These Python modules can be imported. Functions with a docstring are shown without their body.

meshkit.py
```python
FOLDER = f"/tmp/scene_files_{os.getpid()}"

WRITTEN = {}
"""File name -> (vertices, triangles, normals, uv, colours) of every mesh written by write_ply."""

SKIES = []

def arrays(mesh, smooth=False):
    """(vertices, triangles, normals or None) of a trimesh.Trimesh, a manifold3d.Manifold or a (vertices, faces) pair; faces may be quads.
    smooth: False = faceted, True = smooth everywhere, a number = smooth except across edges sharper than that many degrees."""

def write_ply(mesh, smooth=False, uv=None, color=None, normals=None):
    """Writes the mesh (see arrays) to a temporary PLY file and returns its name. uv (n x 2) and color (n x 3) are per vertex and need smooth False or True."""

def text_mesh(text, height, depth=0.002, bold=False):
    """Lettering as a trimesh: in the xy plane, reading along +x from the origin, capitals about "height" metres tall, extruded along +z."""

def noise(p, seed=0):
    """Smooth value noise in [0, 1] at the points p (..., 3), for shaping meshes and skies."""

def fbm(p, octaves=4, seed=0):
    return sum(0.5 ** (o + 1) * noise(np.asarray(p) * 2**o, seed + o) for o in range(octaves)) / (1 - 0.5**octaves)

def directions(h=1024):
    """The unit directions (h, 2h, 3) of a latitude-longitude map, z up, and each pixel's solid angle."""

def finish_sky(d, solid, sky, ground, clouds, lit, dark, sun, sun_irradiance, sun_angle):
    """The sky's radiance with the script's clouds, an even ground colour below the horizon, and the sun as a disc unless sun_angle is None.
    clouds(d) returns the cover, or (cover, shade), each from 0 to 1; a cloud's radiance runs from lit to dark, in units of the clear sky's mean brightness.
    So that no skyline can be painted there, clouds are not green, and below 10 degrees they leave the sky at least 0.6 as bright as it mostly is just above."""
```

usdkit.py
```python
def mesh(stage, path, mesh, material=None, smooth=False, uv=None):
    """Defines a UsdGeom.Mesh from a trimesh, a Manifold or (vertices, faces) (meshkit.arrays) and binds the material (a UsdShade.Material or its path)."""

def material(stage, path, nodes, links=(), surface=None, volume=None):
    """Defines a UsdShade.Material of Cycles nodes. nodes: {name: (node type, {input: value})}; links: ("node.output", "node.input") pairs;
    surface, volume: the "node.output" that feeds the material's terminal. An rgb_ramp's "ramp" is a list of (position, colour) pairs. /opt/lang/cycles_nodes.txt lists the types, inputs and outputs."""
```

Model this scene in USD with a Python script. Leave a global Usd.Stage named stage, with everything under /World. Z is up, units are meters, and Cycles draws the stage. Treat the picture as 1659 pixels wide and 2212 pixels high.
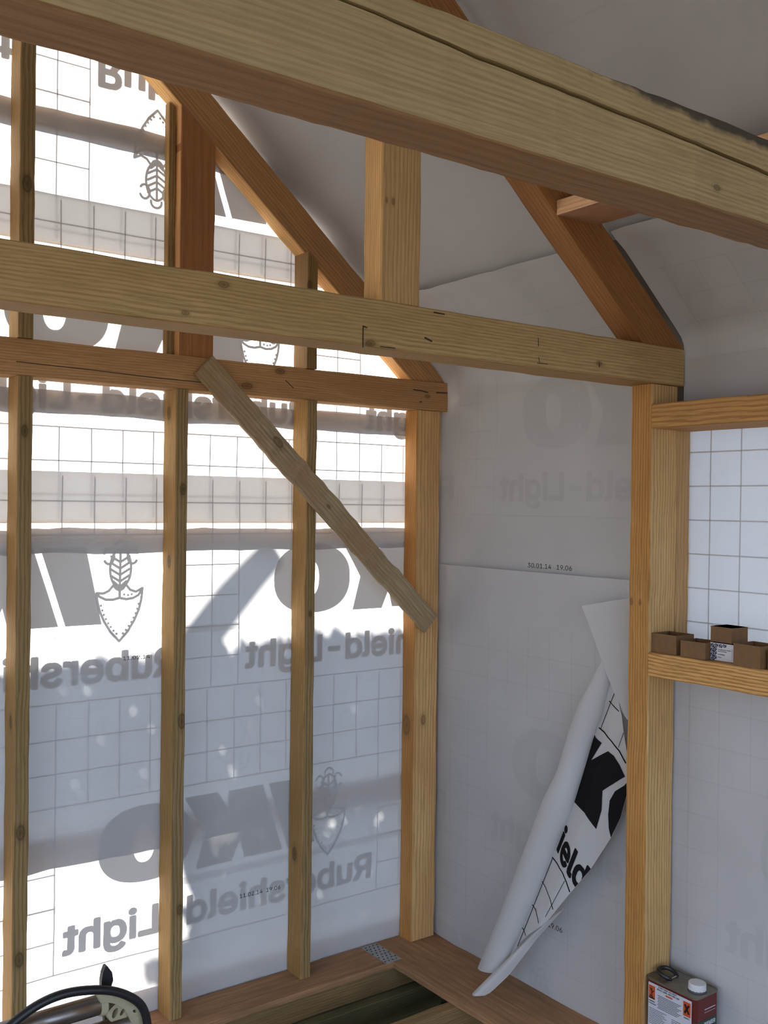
import math, random
import numpy as np
import trimesh, manifold3d, shapely
from shapely.geometry import Polygon, LineString, Point, box as sbox
from shapely import affinity
from shapely.ops import unary_union
import meshkit, usdkit
from pxr import Usd, UsdGeom, UsdLux, UsdShade, Gf, Sdf, Vt

random.seed(7); np.random.seed(7)
stage = Usd.Stage.CreateInMemory()
UsdGeom.SetStageUpAxis(stage, 'Z'); UsdGeom.SetStageMetersPerUnit(stage, 1.0)
UsdGeom.Xform.Define(stage, '/World'); UsdGeom.Scope.Define(stage, '/World/Looks')

# ------------------------------------------------------------------ camera, sky, sun, exposure
CAM = dict(pos=(-2.337, -2.8869, 1.5579), yaw=36.5268, pitch=-0.3609, roll=0.7038, f=2177.281)
EXPOSURE = 0.18
SKY = (0.58, 0.74, 1.0); SKY_LEVEL = 0.95
SUN_DIR = np.array((-0.34, 0.72, 0.60)); SUN_COLOR = (1.0, 0.955, 0.89); SUN_LEVEL = 7.6

def set_camera():
    yw, pt, rl = np.radians([CAM['yaw'], CAM['pitch'], CAM['roll']])
    fw = np.array([np.sin(yw)*np.cos(pt), np.cos(yw)*np.cos(pt), np.sin(pt)])
    r = np.array([np.cos(yw), -np.sin(yw), 0]); u = np.cross(r, fw)
    r2 = np.cos(rl)*r + np.sin(rl)*u; u2 = -np.sin(rl)*r + np.cos(rl)*u
    c = UsdGeom.Camera.Define(stage, '/World/Camera')
    m = Gf.Matrix4d(*r2, 0, *u2, 0, *(-fw), 0, *CAM['pos'], 1)
    c.AddTransformOp().Set(m)
    c.CreateHorizontalApertureAttr(36.0); c.CreateVerticalApertureAttr(48.0)
    c.CreateFocalLengthAttr(CAM['f']/1659*36.0); c.CreateExposureAttr(EXPOSURE)
    c.CreateClippingRangeAttr(Gf.Vec2f(0.05, 1000))
set_camera()
dome = UsdLux.DomeLight.Define(stage, '/World/Sky'); dome.CreateIntensityAttr(SKY_LEVEL); dome.CreateColorAttr(Gf.Vec3f(*SKY))
sun = UsdLux.DistantLight.Define(stage, '/World/Sun'); sun.CreateIntensityAttr(SUN_LEVEL); sun.CreateColorAttr(Gf.Vec3f(*SUN_COLOR)); sun.CreateAngleAttr(0.53); sun.CreateNormalizeAttr(True)
_s = SUN_DIR/np.linalg.norm(SUN_DIR); _x = np.cross((0, 0, 1), _s); _x /= np.linalg.norm(_x); _y = np.cross(_s, _x)
sun.AddTransformOp().Set(Gf.Matrix4d(*_x, 0, *_y, 0, *_s, 0, *(_s*20), 1))

# ------------------------------------------------------------------ helpers
used = {}
def numbered(parent, name):
    k = parent + '/' + name
    n = used.get(k, -1) + 1; used[k] = n
    return k if n == 0 else f'{k}_{n:03d}'
def tag(p, label=None, cat=None, group=None, kind=None):
    p = p.GetPrim() if hasattr(p, 'GetPrim') else p
    for k, v in (('label', label), ('category', cat), ('group', group), ('kind', kind)):
        if v: p.SetCustomDataByKey(k, v)
    return p
def thing(name, label, cat, loc=(0, 0, 0), group=None, kind=None, rotz=0):
    x = UsdGeom.Xform.Define(stage, numbered('/World', name))
    x.AddTranslateOp().Set(Gf.Vec3d(*map(float, loc)))
    if rotz: x.AddRotateZOp().Set(rotz)
    return tag(x, label, cat, group, kind)
def put(name, mesh, mat, parent=None, smooth=False, matrix=None, uv=None):
    path = numbered(str(parent.GetPath()) if parent else '/World', name)
    m = usdkit.mesh(stage, path, mesh, mat, smooth=smooth, uv=uv)
    if matrix is not None: m.AddTransformOp().Set(Gf.Matrix4d(*np.asarray(matrix, float).ravel().tolist()))
    return m.GetPrim()
def lin(*c):
    c = np.array(c, float)/255.0
    return tuple(np.where(c <= 0.04045, c/12.92, ((c+0.055)/1.055)**2.4))

# ------------------------------------------------------------------ materials
def simple(name, color, rough=0.6, metal=0.0, noise=0.0, scale=40.0, bump=0.0, second=None):
    n = {'p': ('principled_bsdf', {'base_color': color, 'roughness': rough, 'metallic': metal})}
    l = []
    if noise or second:
        n['tc'] = ('texture_coordinate', {}); n['no'] = ('noise_texture', {'scale': scale, 'detail': 4.0, 'roughness': 0.6})
        a = second or tuple(max(0, v*(1-noise)) for v in color)
        n['ra'] = ('rgb_ramp', {'ramp': [(0.0, color), (0.35, color), (0.7, a), (1.0, a)]})
        l += [('tc.object', 'no.vector'), ('no.fac', 'ra.fac'), ('ra.color', 'p.base_color')]
        if bump:
            n['bu'] = ('bump', {'strength': bump, 'distance': 0.002}); l += [('no.fac', 'bu.height'), ('bu.normal', 'p.normal')]
    return usdkit.material(stage, '/World/Looks/'+name, n, l, surface='p.BSDF')

wood_count = [0]
def wood(light, dark, blotch=None, ring=55.0, ring_strength=0.45, pith=(0.09, 0.16), gain=(1.58, 1.43, 1.21), rough=0.72, knots=(), tints=(), fibre=0.25, blotch_amt=0.6, seed=None, stain=None, warp=0.02, blotch_scale=2.0):
    """A sawn softwood: growth rings about a pith beside the section, fibres along the local x axis, blotches, knots at local points.
    tints: (axis, sign, limit, colour, amount): the timber has another colour on that side (heartwood / sapwood)."""
    wood_count[0] += 1
    light, dark = (tuple(np.minimum(np.array(c)*np.array(gain), 0.85)) for c in (light, dark))
    if blotch: blotch = tuple(np.array(blotch)*np.array(gain))
    s = wood_count[0] if seed is None else seed
    rnd = random.Random(s*31+5)
    off = (rnd.uniform(0, 9), rnd.uniform(-.01, .01), rnd.uniform(-.01, .01))
    n, l = {}, []
    n['tc'] = ('texture_coordinate', {})
    n['m1'] = ('mapping', {'scale': (0.05, 1, 1), 'location': (off[0], pith[0]+off[1], pith[1]+off[2])}); l.append(('tc.object', 'm1.vector'))
    n['mw'] = ('mapping', {'scale': (1.3, 5, 5), 'location': (off[0], 3.1, 1.7)}); l.append(('tc.object', 'mw.vector'))
    n['nw'] = ('noise_texture', {'scale': 1.0, 'detail': 2.0}); l.append(('mw.vector', 'nw.vector'))
    n['wv'] = ('vector_math', {'math_type': 'multiply_add', 'vector2': (warp, warp, warp)}); l += [('nw.color', 'wv.vector1'), ('m1.vector', 'wv.vector3')]
    n['wa'] = ('wave_texture', {'wave_type': 'rings', 'rings_direction': 'x', 'scale': ring, 'distortion': 2.6, 'detail': 3.0, 'detail_scale': 9.0}); l.append(('wv.value' if False else 'wv.vector', 'wa.vector'))
    mid = tuple(np.array(light)*(1-ring_strength) + np.array(dark)*ring_strength)
    n['rr'] = ('rgb_ramp', {'ramp': [(0, light), (0.35, light), (0.9, mid), (1, mid)]}); l.append(('wa.fac', 'rr.fac'))
    n['mf'] = ('mapping', {'scale': (7, 260, 260), 'location': (off[0], 0, 0)}); l.append(('tc.object', 'mf.vector'))
    n['nf'] = ('noise_texture', {'scale': 1.0, 'detail': 3.0, 'roughness': 0.65}); l.append(('mf.vector', 'nf.vector'))
    lo, hi = 1-fibre, 1+fibre*0.55
    n['rf'] = ('rgb_ramp', {'ramp': [(0.25, (lo,)*3), (0.6, (hi,)*3)]}); l.append(('nf.fac', 'rf.fac'))
    n['mul'] = ('mix_color', {'blend_type': 'multiply', 'fac': 1.0, 'use_clamp_result': False}); l += [('rr.color', 'mul.a'), ('rf.color', 'mul.b')]
    cur = 'mul.result'
    b = blotch or dark
    n['mb'] = ('mapping', {'scale': (blotch_scale, blotch_scale*4, blotch_scale*4), 'location': (off[0]*2, 0, 5)}); l.append(('tc.object', 'mb.vector'))
    n['nb'] = ('noise_texture', {'scale': 1.0, 'detail': 3.0}); l.append(('mb.vector', 'nb.vector'))
    n['rb'] = ('map_range', {'from_min': 0.42, 'from_max': 0.72, 'to_min': 0.0, 'to_max': blotch_amt, 'clamp': True}); l.append(('nb.fac', 'rb.value'))
    n['xb'] = ('mix_color', {'blend_type': 'mix', 'b': b}); l += [('rb.result', 'xb.fac'), (cur, 'xb.a')]
    cur = 'xb.result'
    n['se'] = ('separate_xyz', {}); l.append(('tc.object', 'se.vector'))
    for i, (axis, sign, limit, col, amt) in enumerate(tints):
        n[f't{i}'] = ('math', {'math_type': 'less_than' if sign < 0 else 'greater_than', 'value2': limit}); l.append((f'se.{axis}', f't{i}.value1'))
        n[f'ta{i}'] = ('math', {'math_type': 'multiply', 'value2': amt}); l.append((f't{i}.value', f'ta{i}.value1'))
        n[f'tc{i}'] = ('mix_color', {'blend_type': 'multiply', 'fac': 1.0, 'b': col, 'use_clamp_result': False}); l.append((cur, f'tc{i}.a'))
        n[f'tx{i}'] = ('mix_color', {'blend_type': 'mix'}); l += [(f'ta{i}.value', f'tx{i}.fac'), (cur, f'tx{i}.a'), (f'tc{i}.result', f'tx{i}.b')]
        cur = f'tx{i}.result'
    if stain:      # (x from, x to, z from, z to, colour): patchy dark weathering along an edge
        xa, xb_, za, zb, col = stain
        n['sx'] = ('map_range', {'from_min': xa, 'from_max': xb_, 'to_min': 0, 'to_max': 1, 'clamp': True}); l.append(('se.x', 'sx.value'))
        n['sz'] = ('map_range', {'from_min': za, 'from_max': zb, 'to_min': 0, 'to_max': 1, 'clamp': True}); l.append(('se.z', 'sz.value'))
        n['sm'] = ('mapping', {'scale': (26, 60, 22)}); l.append(('tc.object', 'sm.vector'))
        n['sn'] = ('noise_texture', {'scale': 1.0, 'detail': 4.0}); l.append(('sm.vector', 'sn.vector'))
        n['s1'] = ('math', {'math_type': 'multiply'}); l += [('sx.result', 's1.value1'), ('sz.result', 's1.value2')]
        n['s2'] = ('math', {'math_type': 'add'}); l += [('s1.value', 's2.value1'), ('sn.fac', 's2.value2')]
        n['s3'] = ('map_range', {'from_min': 0.85, 'from_max': 1.15, 'to_min': 0, 'to_max': 0.9, 'clamp': True}); l.append(('s2.value', 's3.value'))
        n['s4'] = ('mix_color', {'blend_type': 'mix', 'b': col}); l += [('s3.result', 's4.fac'), (cur, 's4.a')]
        cur = 's4.result'
    for i, (kx, ky, kz, kr) in enumerate(knots):
        n[f'k{i}'] = ('vector_math', {'math_type': 'subtract', 'vector2': (kx, ky, kz)}); l.append(('tc.object', f'k{i}.vector1'))
        n[f'ks{i}'] = ('vector_math', {'math_type': 'multiply', 'vector2': (0.55, 1, 1)}); l.append((f'k{i}.vector', f'ks{i}.vector1'))
        n[f'kl{i}'] = ('vector_math', {'math_type': 'length'}); l.append((f'ks{i}.vector', f'kl{i}.vector1'))
        n[f'kn{i}'] = ('math', {'math_type': 'multiply_add', 'value2': 0.012, 'value3': -0.006}); l.append(('nw.fac', f'kn{i}.value1'))
        n[f'ka{i}'] = ('math', {'math_type': 'add'}); l += [(f'kl{i}.value', f'ka{i}.value1'), (f'kn{i}.value', f'ka{i}.value2')]
        n[f'kr{i}'] = ('rgb_ramp', {'ramp': [(0, (.85,)*3), (0.3, (.55,)*3), (0.45, (.8,)*3), (0.58, (.25,)*3), (1, (0,)*3)]})
        n[f'km{i}'] = ('map_range', {'from_min': 0, 'from_max': kr*2.0, 'to_min': 0, 'to_max': 1, 'clamp': True}); l += [(f'ka{i}.value', f'km{i}.value'), (f'km{i}.result', f'kr{i}.fac')]
        n[f'kx{i}'] = ('mix_color', {'blend_type': 'mix', 'b': tuple(np.array(dark)*0.42)}); l += [(f'kr{i}.color', f'kx{i}.fac'), (cur, f'kx{i}.a')]
        cur = f'kx{i}.result'
    n['p'] = ('principled_bsdf', {'roughness': rough, 'specular_ior_level': 0.3}); l.append((cur, 'p.base_color'))
    n['bu'] = ('bump', {'strength': 0.35, 'distance': 0.001}); l += [('nf.fac', 'bu.height'), ('bu.normal', 'p.normal')]
    return usdkit.material(stage, f'/World/Looks/wood_{wood_count[0]:03d}', n, l, surface='p.BSDF')

def membrane_material(name, color, trans_color, fac):
    n = {'tc': ('texture_coordinate', {}), 'no': ('noise_texture', {'scale': 260.0, 'detail': 2.0}),
         'n2': ('noise_texture', {'scale': 5.0, 'detail': 4.0}),
         'r2': ('rgb_ramp', {'ramp': [(0.3, tuple(v*0.93 for v in color)), (0.7, color)]}),
         'bu': ('bump', {'strength': 0.25, 'distance': 0.0006}),
         'b2': ('bump', {'strength': 0.5, 'distance': 0.012}),
         'd': ('diffuse_bsdf', {'color': color}), 't': ('translucent_bsdf', {'color': trans_color}),
         'x': ('mix_closure', {'fac': fac})}
    l = [('tc.object', 'no.vector'), ('tc.object', 'n2.vector'), ('n2.fac', 'r2.fac'), ('r2.color', 'd.color'), ('no.fac', 'bu.height'),
         ('n2.fac', 'b2.height'), ('b2.normal', 'bu.normal'), ('bu.normal', 'd.normal'), ('d.BSDF', 'x.closure1'), ('t.BSDF', 'x.closure2')]
    return usdkit.material(stage, '/World/Looks/'+name, n, l, surface='x.closure')
def ink_material(name, color, clear):
    n = {'d': ('diffuse_bsdf', {'color': color}), 't': ('transparent_bsdf', {'color': (1, 1, 1)}), 'x': ('mix_closure', {'fac': clear})}
    return usdkit.material(stage, '/World/Looks/'+name, n, [('d.BSDF', 'x.closure1'), ('t.BSDF', 'x.closure2')], surface='x.closure')

MEMBRANE = membrane_material('membrane', (0.70, 0.69, 0.685), (0.93, 0.925, 0.92), 0.20)
INK = ink_material('ink_through', (0.03, 0.03, 0.035), 0.08)
INK_LINE = ink_material('ink_line', (0.03, 0.03, 0.035), 0.15)
INK_GHOST = ink_material('ink_ghost', (0.06, 0.06, 0.065), 0.955)
INK_SOLID = ink_material('ink_solid', (0.018, 0.017, 0.018), 0.0)
HEM = ink_material('hem_film', (0.5, 0.5, 0.5), 0.55)
PENCIL = simple('pencil', (0.05, 0.04, 0.035), 0.8)

# ------------------------------------------------------------------ timbers
FRAME = {'x': np.eye(3), 'y': np.array([(0, 1, 0), (-1, 0, 0), (0, 0, 1)]), 'z': np.array([(0, 0, 1), (1, 0, 0), (0, 1, 0)])}
def bar(L, w, h, seed=0, rough=0.0006, chamfer=0.0025, step=0.06, chips=0.0, bow=0.0):
    """A sawn bar along +x: chamfered section lofted along its length with slight unevenness."""
    rnd = np.random.RandomState(seed)
    n = max(2, int(L/step)+1); xs = np.linspace(0, L, n); rows = []
    wob = rnd.randn(n, 4)*rough
    ch = chamfer*(0.7+0.6*rnd.rand(n, 4))
    if chips: ch += chips*np.maximum(0, rnd.randn(n, 4)-0.6)
    for i, x in enumerate(xs):
        y0, y1, z0, z1 = wob[i, 0], w+wob[i, 1], wob[i, 2], h+wob[i, 3]
        if i in (0, n-1): y0, y1, z0, z1 = 0, w, 0, h
        c = np.minimum(ch[i], 0.3*min(w, h)); b = bow*math.sin(math.pi*x/L)
        rows.append([(x, y, z+b) for y, z in ((y0+c[0], z0), (y1-c[1], z0), (y1, z0+c[1]), (y1, z1-c[2]), (y1-c[2], z1), (y0+c[3], z1), (y0, z1-c[3]), (y0, z0+c[0]))])
    v = np.array(rows).reshape(-1, 3); f = []
    for i in range(n-1):
        for k in range(8):
            a, b2 = i*8+k, i*8+(k+1) % 8
            f += [(a, b2, b2+8), (a, b2+8, a+8)]
    for base, flip in ((0, True), ((n-1)*8, False)):
        for k in range(1, 7):
            t = (base, base+k, base+k+1); f.append(t[::-1] if flip else t)
    m = trimesh.Trimesh(v, f, process=False)
    if m.volume < 0: m.invert()
    return m
def to_man(m): return manifold3d.Manifold(manifold3d.Mesh(np.asarray(m.vertices, np.float32), np.asarray(m.faces, np.uint32)))
def mat4(axes, origin):
    m = np.eye(4); m[:3, :3] = axes; m[3, :3] = origin
    return m
def timber(name, label, cat, x, y, z, axis, mat, group=None, cuts=(), parts=None, seed=None, kind=None, parent=None, **kw):
    """An axis-aligned timber between x, y, z (min, max). cuts: (point, outward normal) in world axes, trimmed away."""
    A = FRAME[axis].astype(float)
    lo, hi = np.array([x[0], y[0], z[0]], float), np.array([x[1], y[1], z[1]], float)
    size = np.abs(A @ (hi-lo))
    origin = np.where((A < -0.5).any(0), hi, lo)
    return beam(name, label, cat, origin, A, size, mat, group, cuts, parts, seed, kind, parent, **kw)
def beam(name, label, cat, origin, A, size, mat, group=None, cuts=(), parts=None, seed=None, kind=None, parent=None, edit=None, **kw):
    sd = seed if seed is not None else int(abs(origin[0]*7919+origin[1]*104729+origin[2]*1299709)) % 99991
    m = bar(size[0], size[1], size[2], seed=sd, **kw)
    if cuts or edit:
        mm = to_man(m)
        for p, nrm in cuts:
            nl = A @ np.asarray(nrm, float); pl = A @ (np.asarray(p, float)-origin); nl = nl/np.linalg.norm(nl)
            mm = mm.trim_by_plane(tuple(-nl), float(-nl @ pl))
        if edit: mm = edit(mm)
        q = mm.to_mesh(); m = trimesh.Trimesh(q.vert_properties[:, :3], q.tri_verts, process=False)
    if parent is not None or parts is None:
        p = put(name, m, mat, parent, matrix=mat4(A, origin))
        return tag(p, label, cat, group, kind) if parent is None else p
    t = thing(name, label, cat, origin, group, kind)
    put('timber', m, mat, t, matrix=mat4(A, (0, 0, 0)))
    for nm, mesh, mt, lb in parts:
        q = mesh.copy(); q.apply_translation(-np.asarray(origin)); pr = put(nm, q, mt, t)
        if lb: tag(pr, lb)
    return t
def marks_on(plane_axis, plane, polys, proud=0.0006):
    """Flat marks on a face: polygons in the face's two other axes, as one thin mesh."""
    out = []
    for g in polys:
        m = trimesh.creation.extrude_polygon(g, proud, engine='earcut'); v = m.vertices.copy()
        if plane_axis == 'y': v = np.c_[v[:, 0], plane - v[:, 2], v[:, 1]]
        if plane_axis == 'x': v = np.c_[plane - v[:, 2], v[:, 0], v[:, 1]]
        out.append(trimesh.Trimesh(v, m.faces, process=False))
    return trimesh.util.concatenate(out)
def strokes(lines, w): return [LineString(l).buffer(w/2, cap_style='round', quad_segs=2) for l in lines]

# tones
TIE_L, TIE_D = (0.40, 0.30, 0.17), (0.24, 0.155, 0.075)
PINE_L, PINE_D = (0.46, 0.32, 0.165), (0.30, 0.165, 0.07)
ORANGE_L, ORANGE_D = (0.36, 0.21, 0.09), (0.24, 0.12, 0.045)
GREEN_L, GREEN_D = (0.22, 0.165, 0.085), (0.105, 0.08, 0.04)
RED_L, RED_D = (0.27, 0.13, 0.055), (0.19, 0.08, 0.035)
BEAMC_L, BEAMC_D = (0.40, 0.305, 0.165), (0.27, 0.185, 0.085)
GREY_L, GREY_D = (0.27, 0.225, 0.155), (0.16, 0.125, 0.08)

# ------------------------------------------------------------------ the setting: ground, sheathing behind the right wall and roof, left wall
def cuboid(x, y, z):
    m = trimesh.creation.box((x[1]-x[0], y[1]-y[0], z[1]-z[0])); m.apply_translation(((x[0]+x[1])/2, (y[0]+y[1])/2, (z[0]+z[1])/2)); return m
SOIL = simple('soil', (0.045, 0.033, 0.024), 0.95, second=(0.10, 0.07, 0.045), scale=22, bump=0.8)
GRASS = simple('gravel_yard', (0.085, 0.085, 0.075), 0.95, second=(0.12, 0.11, 0.10), scale=9)
BOARDING = simple('sheathing', (0.38, 0.33, 0.28), 0.8, noise=0.3, scale=6)
gx, gy = np.meshgrid(np.linspace(-5, 1.5, 90), np.linspace(-6, 1.2, 100), indexing='ij')
gz = -0.235 + 0.03*(meshkit.fbm(np.stack([gx*4, gy*4, gx*0], -1), 4, 3)-0.5)
idx = np.arange(gx.size).reshape(gx.shape)
gf = np.concatenate([np.stack([idx[:-1, :-1], idx[1:, :-1], idx[1:, 1:], idx[:-1, 1:]], -1).reshape(-1, 4)])
tag(put('floor', (np.stack([gx, gy, gz], -1).reshape(-1, 3), gf), SOIL, smooth=True), kind='structure')
tag(put('ground', cuboid((-40, 40), (-40, 40), (-0.5, -0.30)), GRASS), kind='structure')
RS = 0.84                                              # roof slope
def roof_z(x): return 2.04 - RS*x if x > -1.7 else 2.04 + RS*1.7 + RS*(x+1.7)
wr = to_man(cuboid((0.085, 0.11), (-4.2, 0.06), (-0.22, 1.98))) - to_man(cuboid((0.0, 0.3), (-2.05, -1.09), (1.12, 1.83)))
tag(put('wall_right', wr, BOARDING), kind='structure')
nrm = np.array([RS, 0, 1])/math.hypot(RS, 1)
def roof_slab(x0, x1, off, th, y0, y1):
    pts = [(x, y, (2.04-RS*x) + (off+t)/nrm[2]) for t in (0, th) for x in (x0, x1) for y in (y0, y1)]
    return trimesh.convex.convex_hull(np.array(pts))
right_slab = roof_slab(-1.73, 0.18, 0.075, 0.02, -4.2, 0.10)
left_slab = right_slab.copy(); left_slab.vertices[:, 0] = -3.4 - left_slab.vertices[:, 0]; left_slab.invert()
tag(put('ceiling', trimesh.util.concatenate([right_slab, left_slab]), BOARDING), kind='structure')
tag(put('wall_left', to_man(cuboid((-3.47, -3.44), (-4.2, 0.02), (-0.2, 2.0))) - to_man(cuboid((-4, -3), (-3.9, -1.2), (-0.3, 1.85))), BOARDING), kind='structure')

fw = to_man(trimesh.creation.extrude_polygon(Polygon([(-3.47, -0.2), (0.11, -0.2), (0.11, 1.95), (-1.7, 3.45), (-3.47, 1.95)]), 0.03, engine='earcut').apply_transform(np.array([[1, 0, 0, 0], [0, 0, -1, -4.17], [0, 1, 0, 0], [0, 0, 0, 1.0]]))) - to_man(cuboid((-2.9, -0.5), (-5, -4), (-0.3, 2.05)))
tag(put('wall_front', fw, BOARDING), kind='structure')

# ------------------------------------------------------------------ printed membrane sheets
COL, ROW = 0.0963, 0.0975
def emblem_shape(cx, z_tip):
    """The printed shield emblem as a union of strokes; tip down at (cx, z_tip), about 0.29 m tall."""
    k = 0.000715
    P = lambda x, y: ((x-527)*k, (1385-y)*k)
    w = 10.5*k
    L = [[P(425, 1180), P(430, 1215), P(440, 1255), P(460, 1300), P(488, 1345), P(525, 1385), P(562, 1345), P(590, 1300), P(610, 1255), P(620, 1215), P(625, 1165)],
         [P(425, 1180), P(440, 1196), P(465, 1208), P(495, 1210), P(525, 1203), P(555, 1210), P(585, 1206), P(608, 1194), P(625, 1165)],
         [P(425, 1180), P(455, 1182), P(478, 1172), P(496, 1150), P(510, 1165), P(525, 1172), P(540, 1165), P(552, 1148), P(570, 1170), P(596, 1180), P(625, 1165)],
         [P(525, 1203), P(525, 1000)]]
    a = np.linspace(0, 2*np.pi, 40)
    L.append([P(527+46*math.cos(t), 1080+80*math.sin(t)) for t in a])
    for y in (1035, 1062, 1089, 1116, 1140):
        dx = 40 if y < 1120 else 28
        L += [[P(525-dx, y-6), P(525, y+18)], [P(525+dx, y-6), P(525, y+18)]]
    for s in (-1, 1):
        L.append([P(527+s*(52+22*math.cos(t)), 1030+30*math.sin(t)) for t in a[4:37]])
    L.append([P(527+24*math.cos(t), 992+24*math.sin(t)) for t in np.linspace(np.pi*0.95, np.pi*2.05, 16)])
    g = [LineString(l).buffer(w/2, quad_segs=2) for l in L]
    for s in (-1, 1):
        for x, y in ((88, 1232), (82, 1252), (75, 1271), (66, 1289), (56, 1307), (45, 1323), (33, 1339), (20, 1353)):
            g.append(Point(P(527+s*(x-6), y)).buffer(5.2*k, quad_segs=2))
    for x, y in ((545, 1190), (562, 1193), (578, 1190)): g.append(Point(P(x, y)).buffer(5*k, quad_segs=2))
    return affinity.translate(unary_union(g), cx, z_tip)
def flat_text(text, height, width=None, bold=True):
    m = meshkit.text_mesh(text, height, 0.001, bold=bold)
    b = m.bounds
    f = m.faces[m.face_normals[:, 2] > 0.5]
    polys = [Polygon(m.vertices[t][:, :2]) for t in f]
    g = unary_union([q.buffer(1e-6) for q in polys if q.area > 1e-12])
    g = affinity.translate(g, -b[0, 0], 0)
    if width: g = affinity.scale(g, width/(b[1, 0]-b[0, 0]), 1, origin=(0, 0))
    return g
TEXT = flat_text('Rubershield-Light', 0.083, 1.102).buffer(0.0024, quad_segs=2)
def print_block():
    """One repeat of the print in its own coordinates, as seen from inside (mirrored): x from the left border of the block, z from the line below the text."""
    ell = lambda cx, cz, a, b: Polygon([(cx+a*np.sign(math.cos(t))*abs(math.cos(t))**0.86, cz+b*np.sign(math.sin(t))*abs(math.sin(t))**0.86) for t in np.linspace(0, 2*np.pi, 48, endpoint=False)])
    O = ell(0.281, 0.335, 0.152, 0.117).difference(ell(0.272, 0.335, 0.034, 0.058))
    K = Polygon([(0.687, 0.450), (0.762, 0.222), (0.619, 0.222), (0.603, 0.284), (0.574, 0.219), (0.448, 0.219), (0.478, 0.334), (0.406, 0.450), (0.522, 0.450), (0.556, 0.398), (0.562, 0.448)])
    I = Polygon([(0.708, 0.450), (0.840, 0.450), (0.891, 0.222), (0.783, 0.222)])
    text = affinity.translate(affinity.scale(TEXT, -1, 1, origin=(0, 0)), 1.129, 0.054)
    letters = [O, K, I, text]
    emblem = emblem_shape(0.947, 0.168)
    hem = sbox(-0.194, 0.180, 1.155, 0.203)
    lines = []                                           # (x0, z0, x1, z1)
    W, S = 12*COL, 2*COL
    for r in range(6): lines.append((-S, r*ROW, 0, r*ROW))
    for r in (0, 5): lines.append((0, r*ROW, W, r*ROW))
    for c in (0, -1, -2): lines.append((c*COL, 0, c*COL, 5*ROW))
    for r in (6, 7): lines.append((-S, r*ROW, W, r*ROW))
    for c in range(-2, 12): lines.append((c*COL, 5*ROW, c*COL, 8*ROW))
    return letters, emblem, hem, lines
PB = print_block()
def thick(lines, w=0.0036): return [LineString([(a, b), (c, d)]).buffer(w/2, cap_style='flat') for a, b, c, d in lines]

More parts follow.
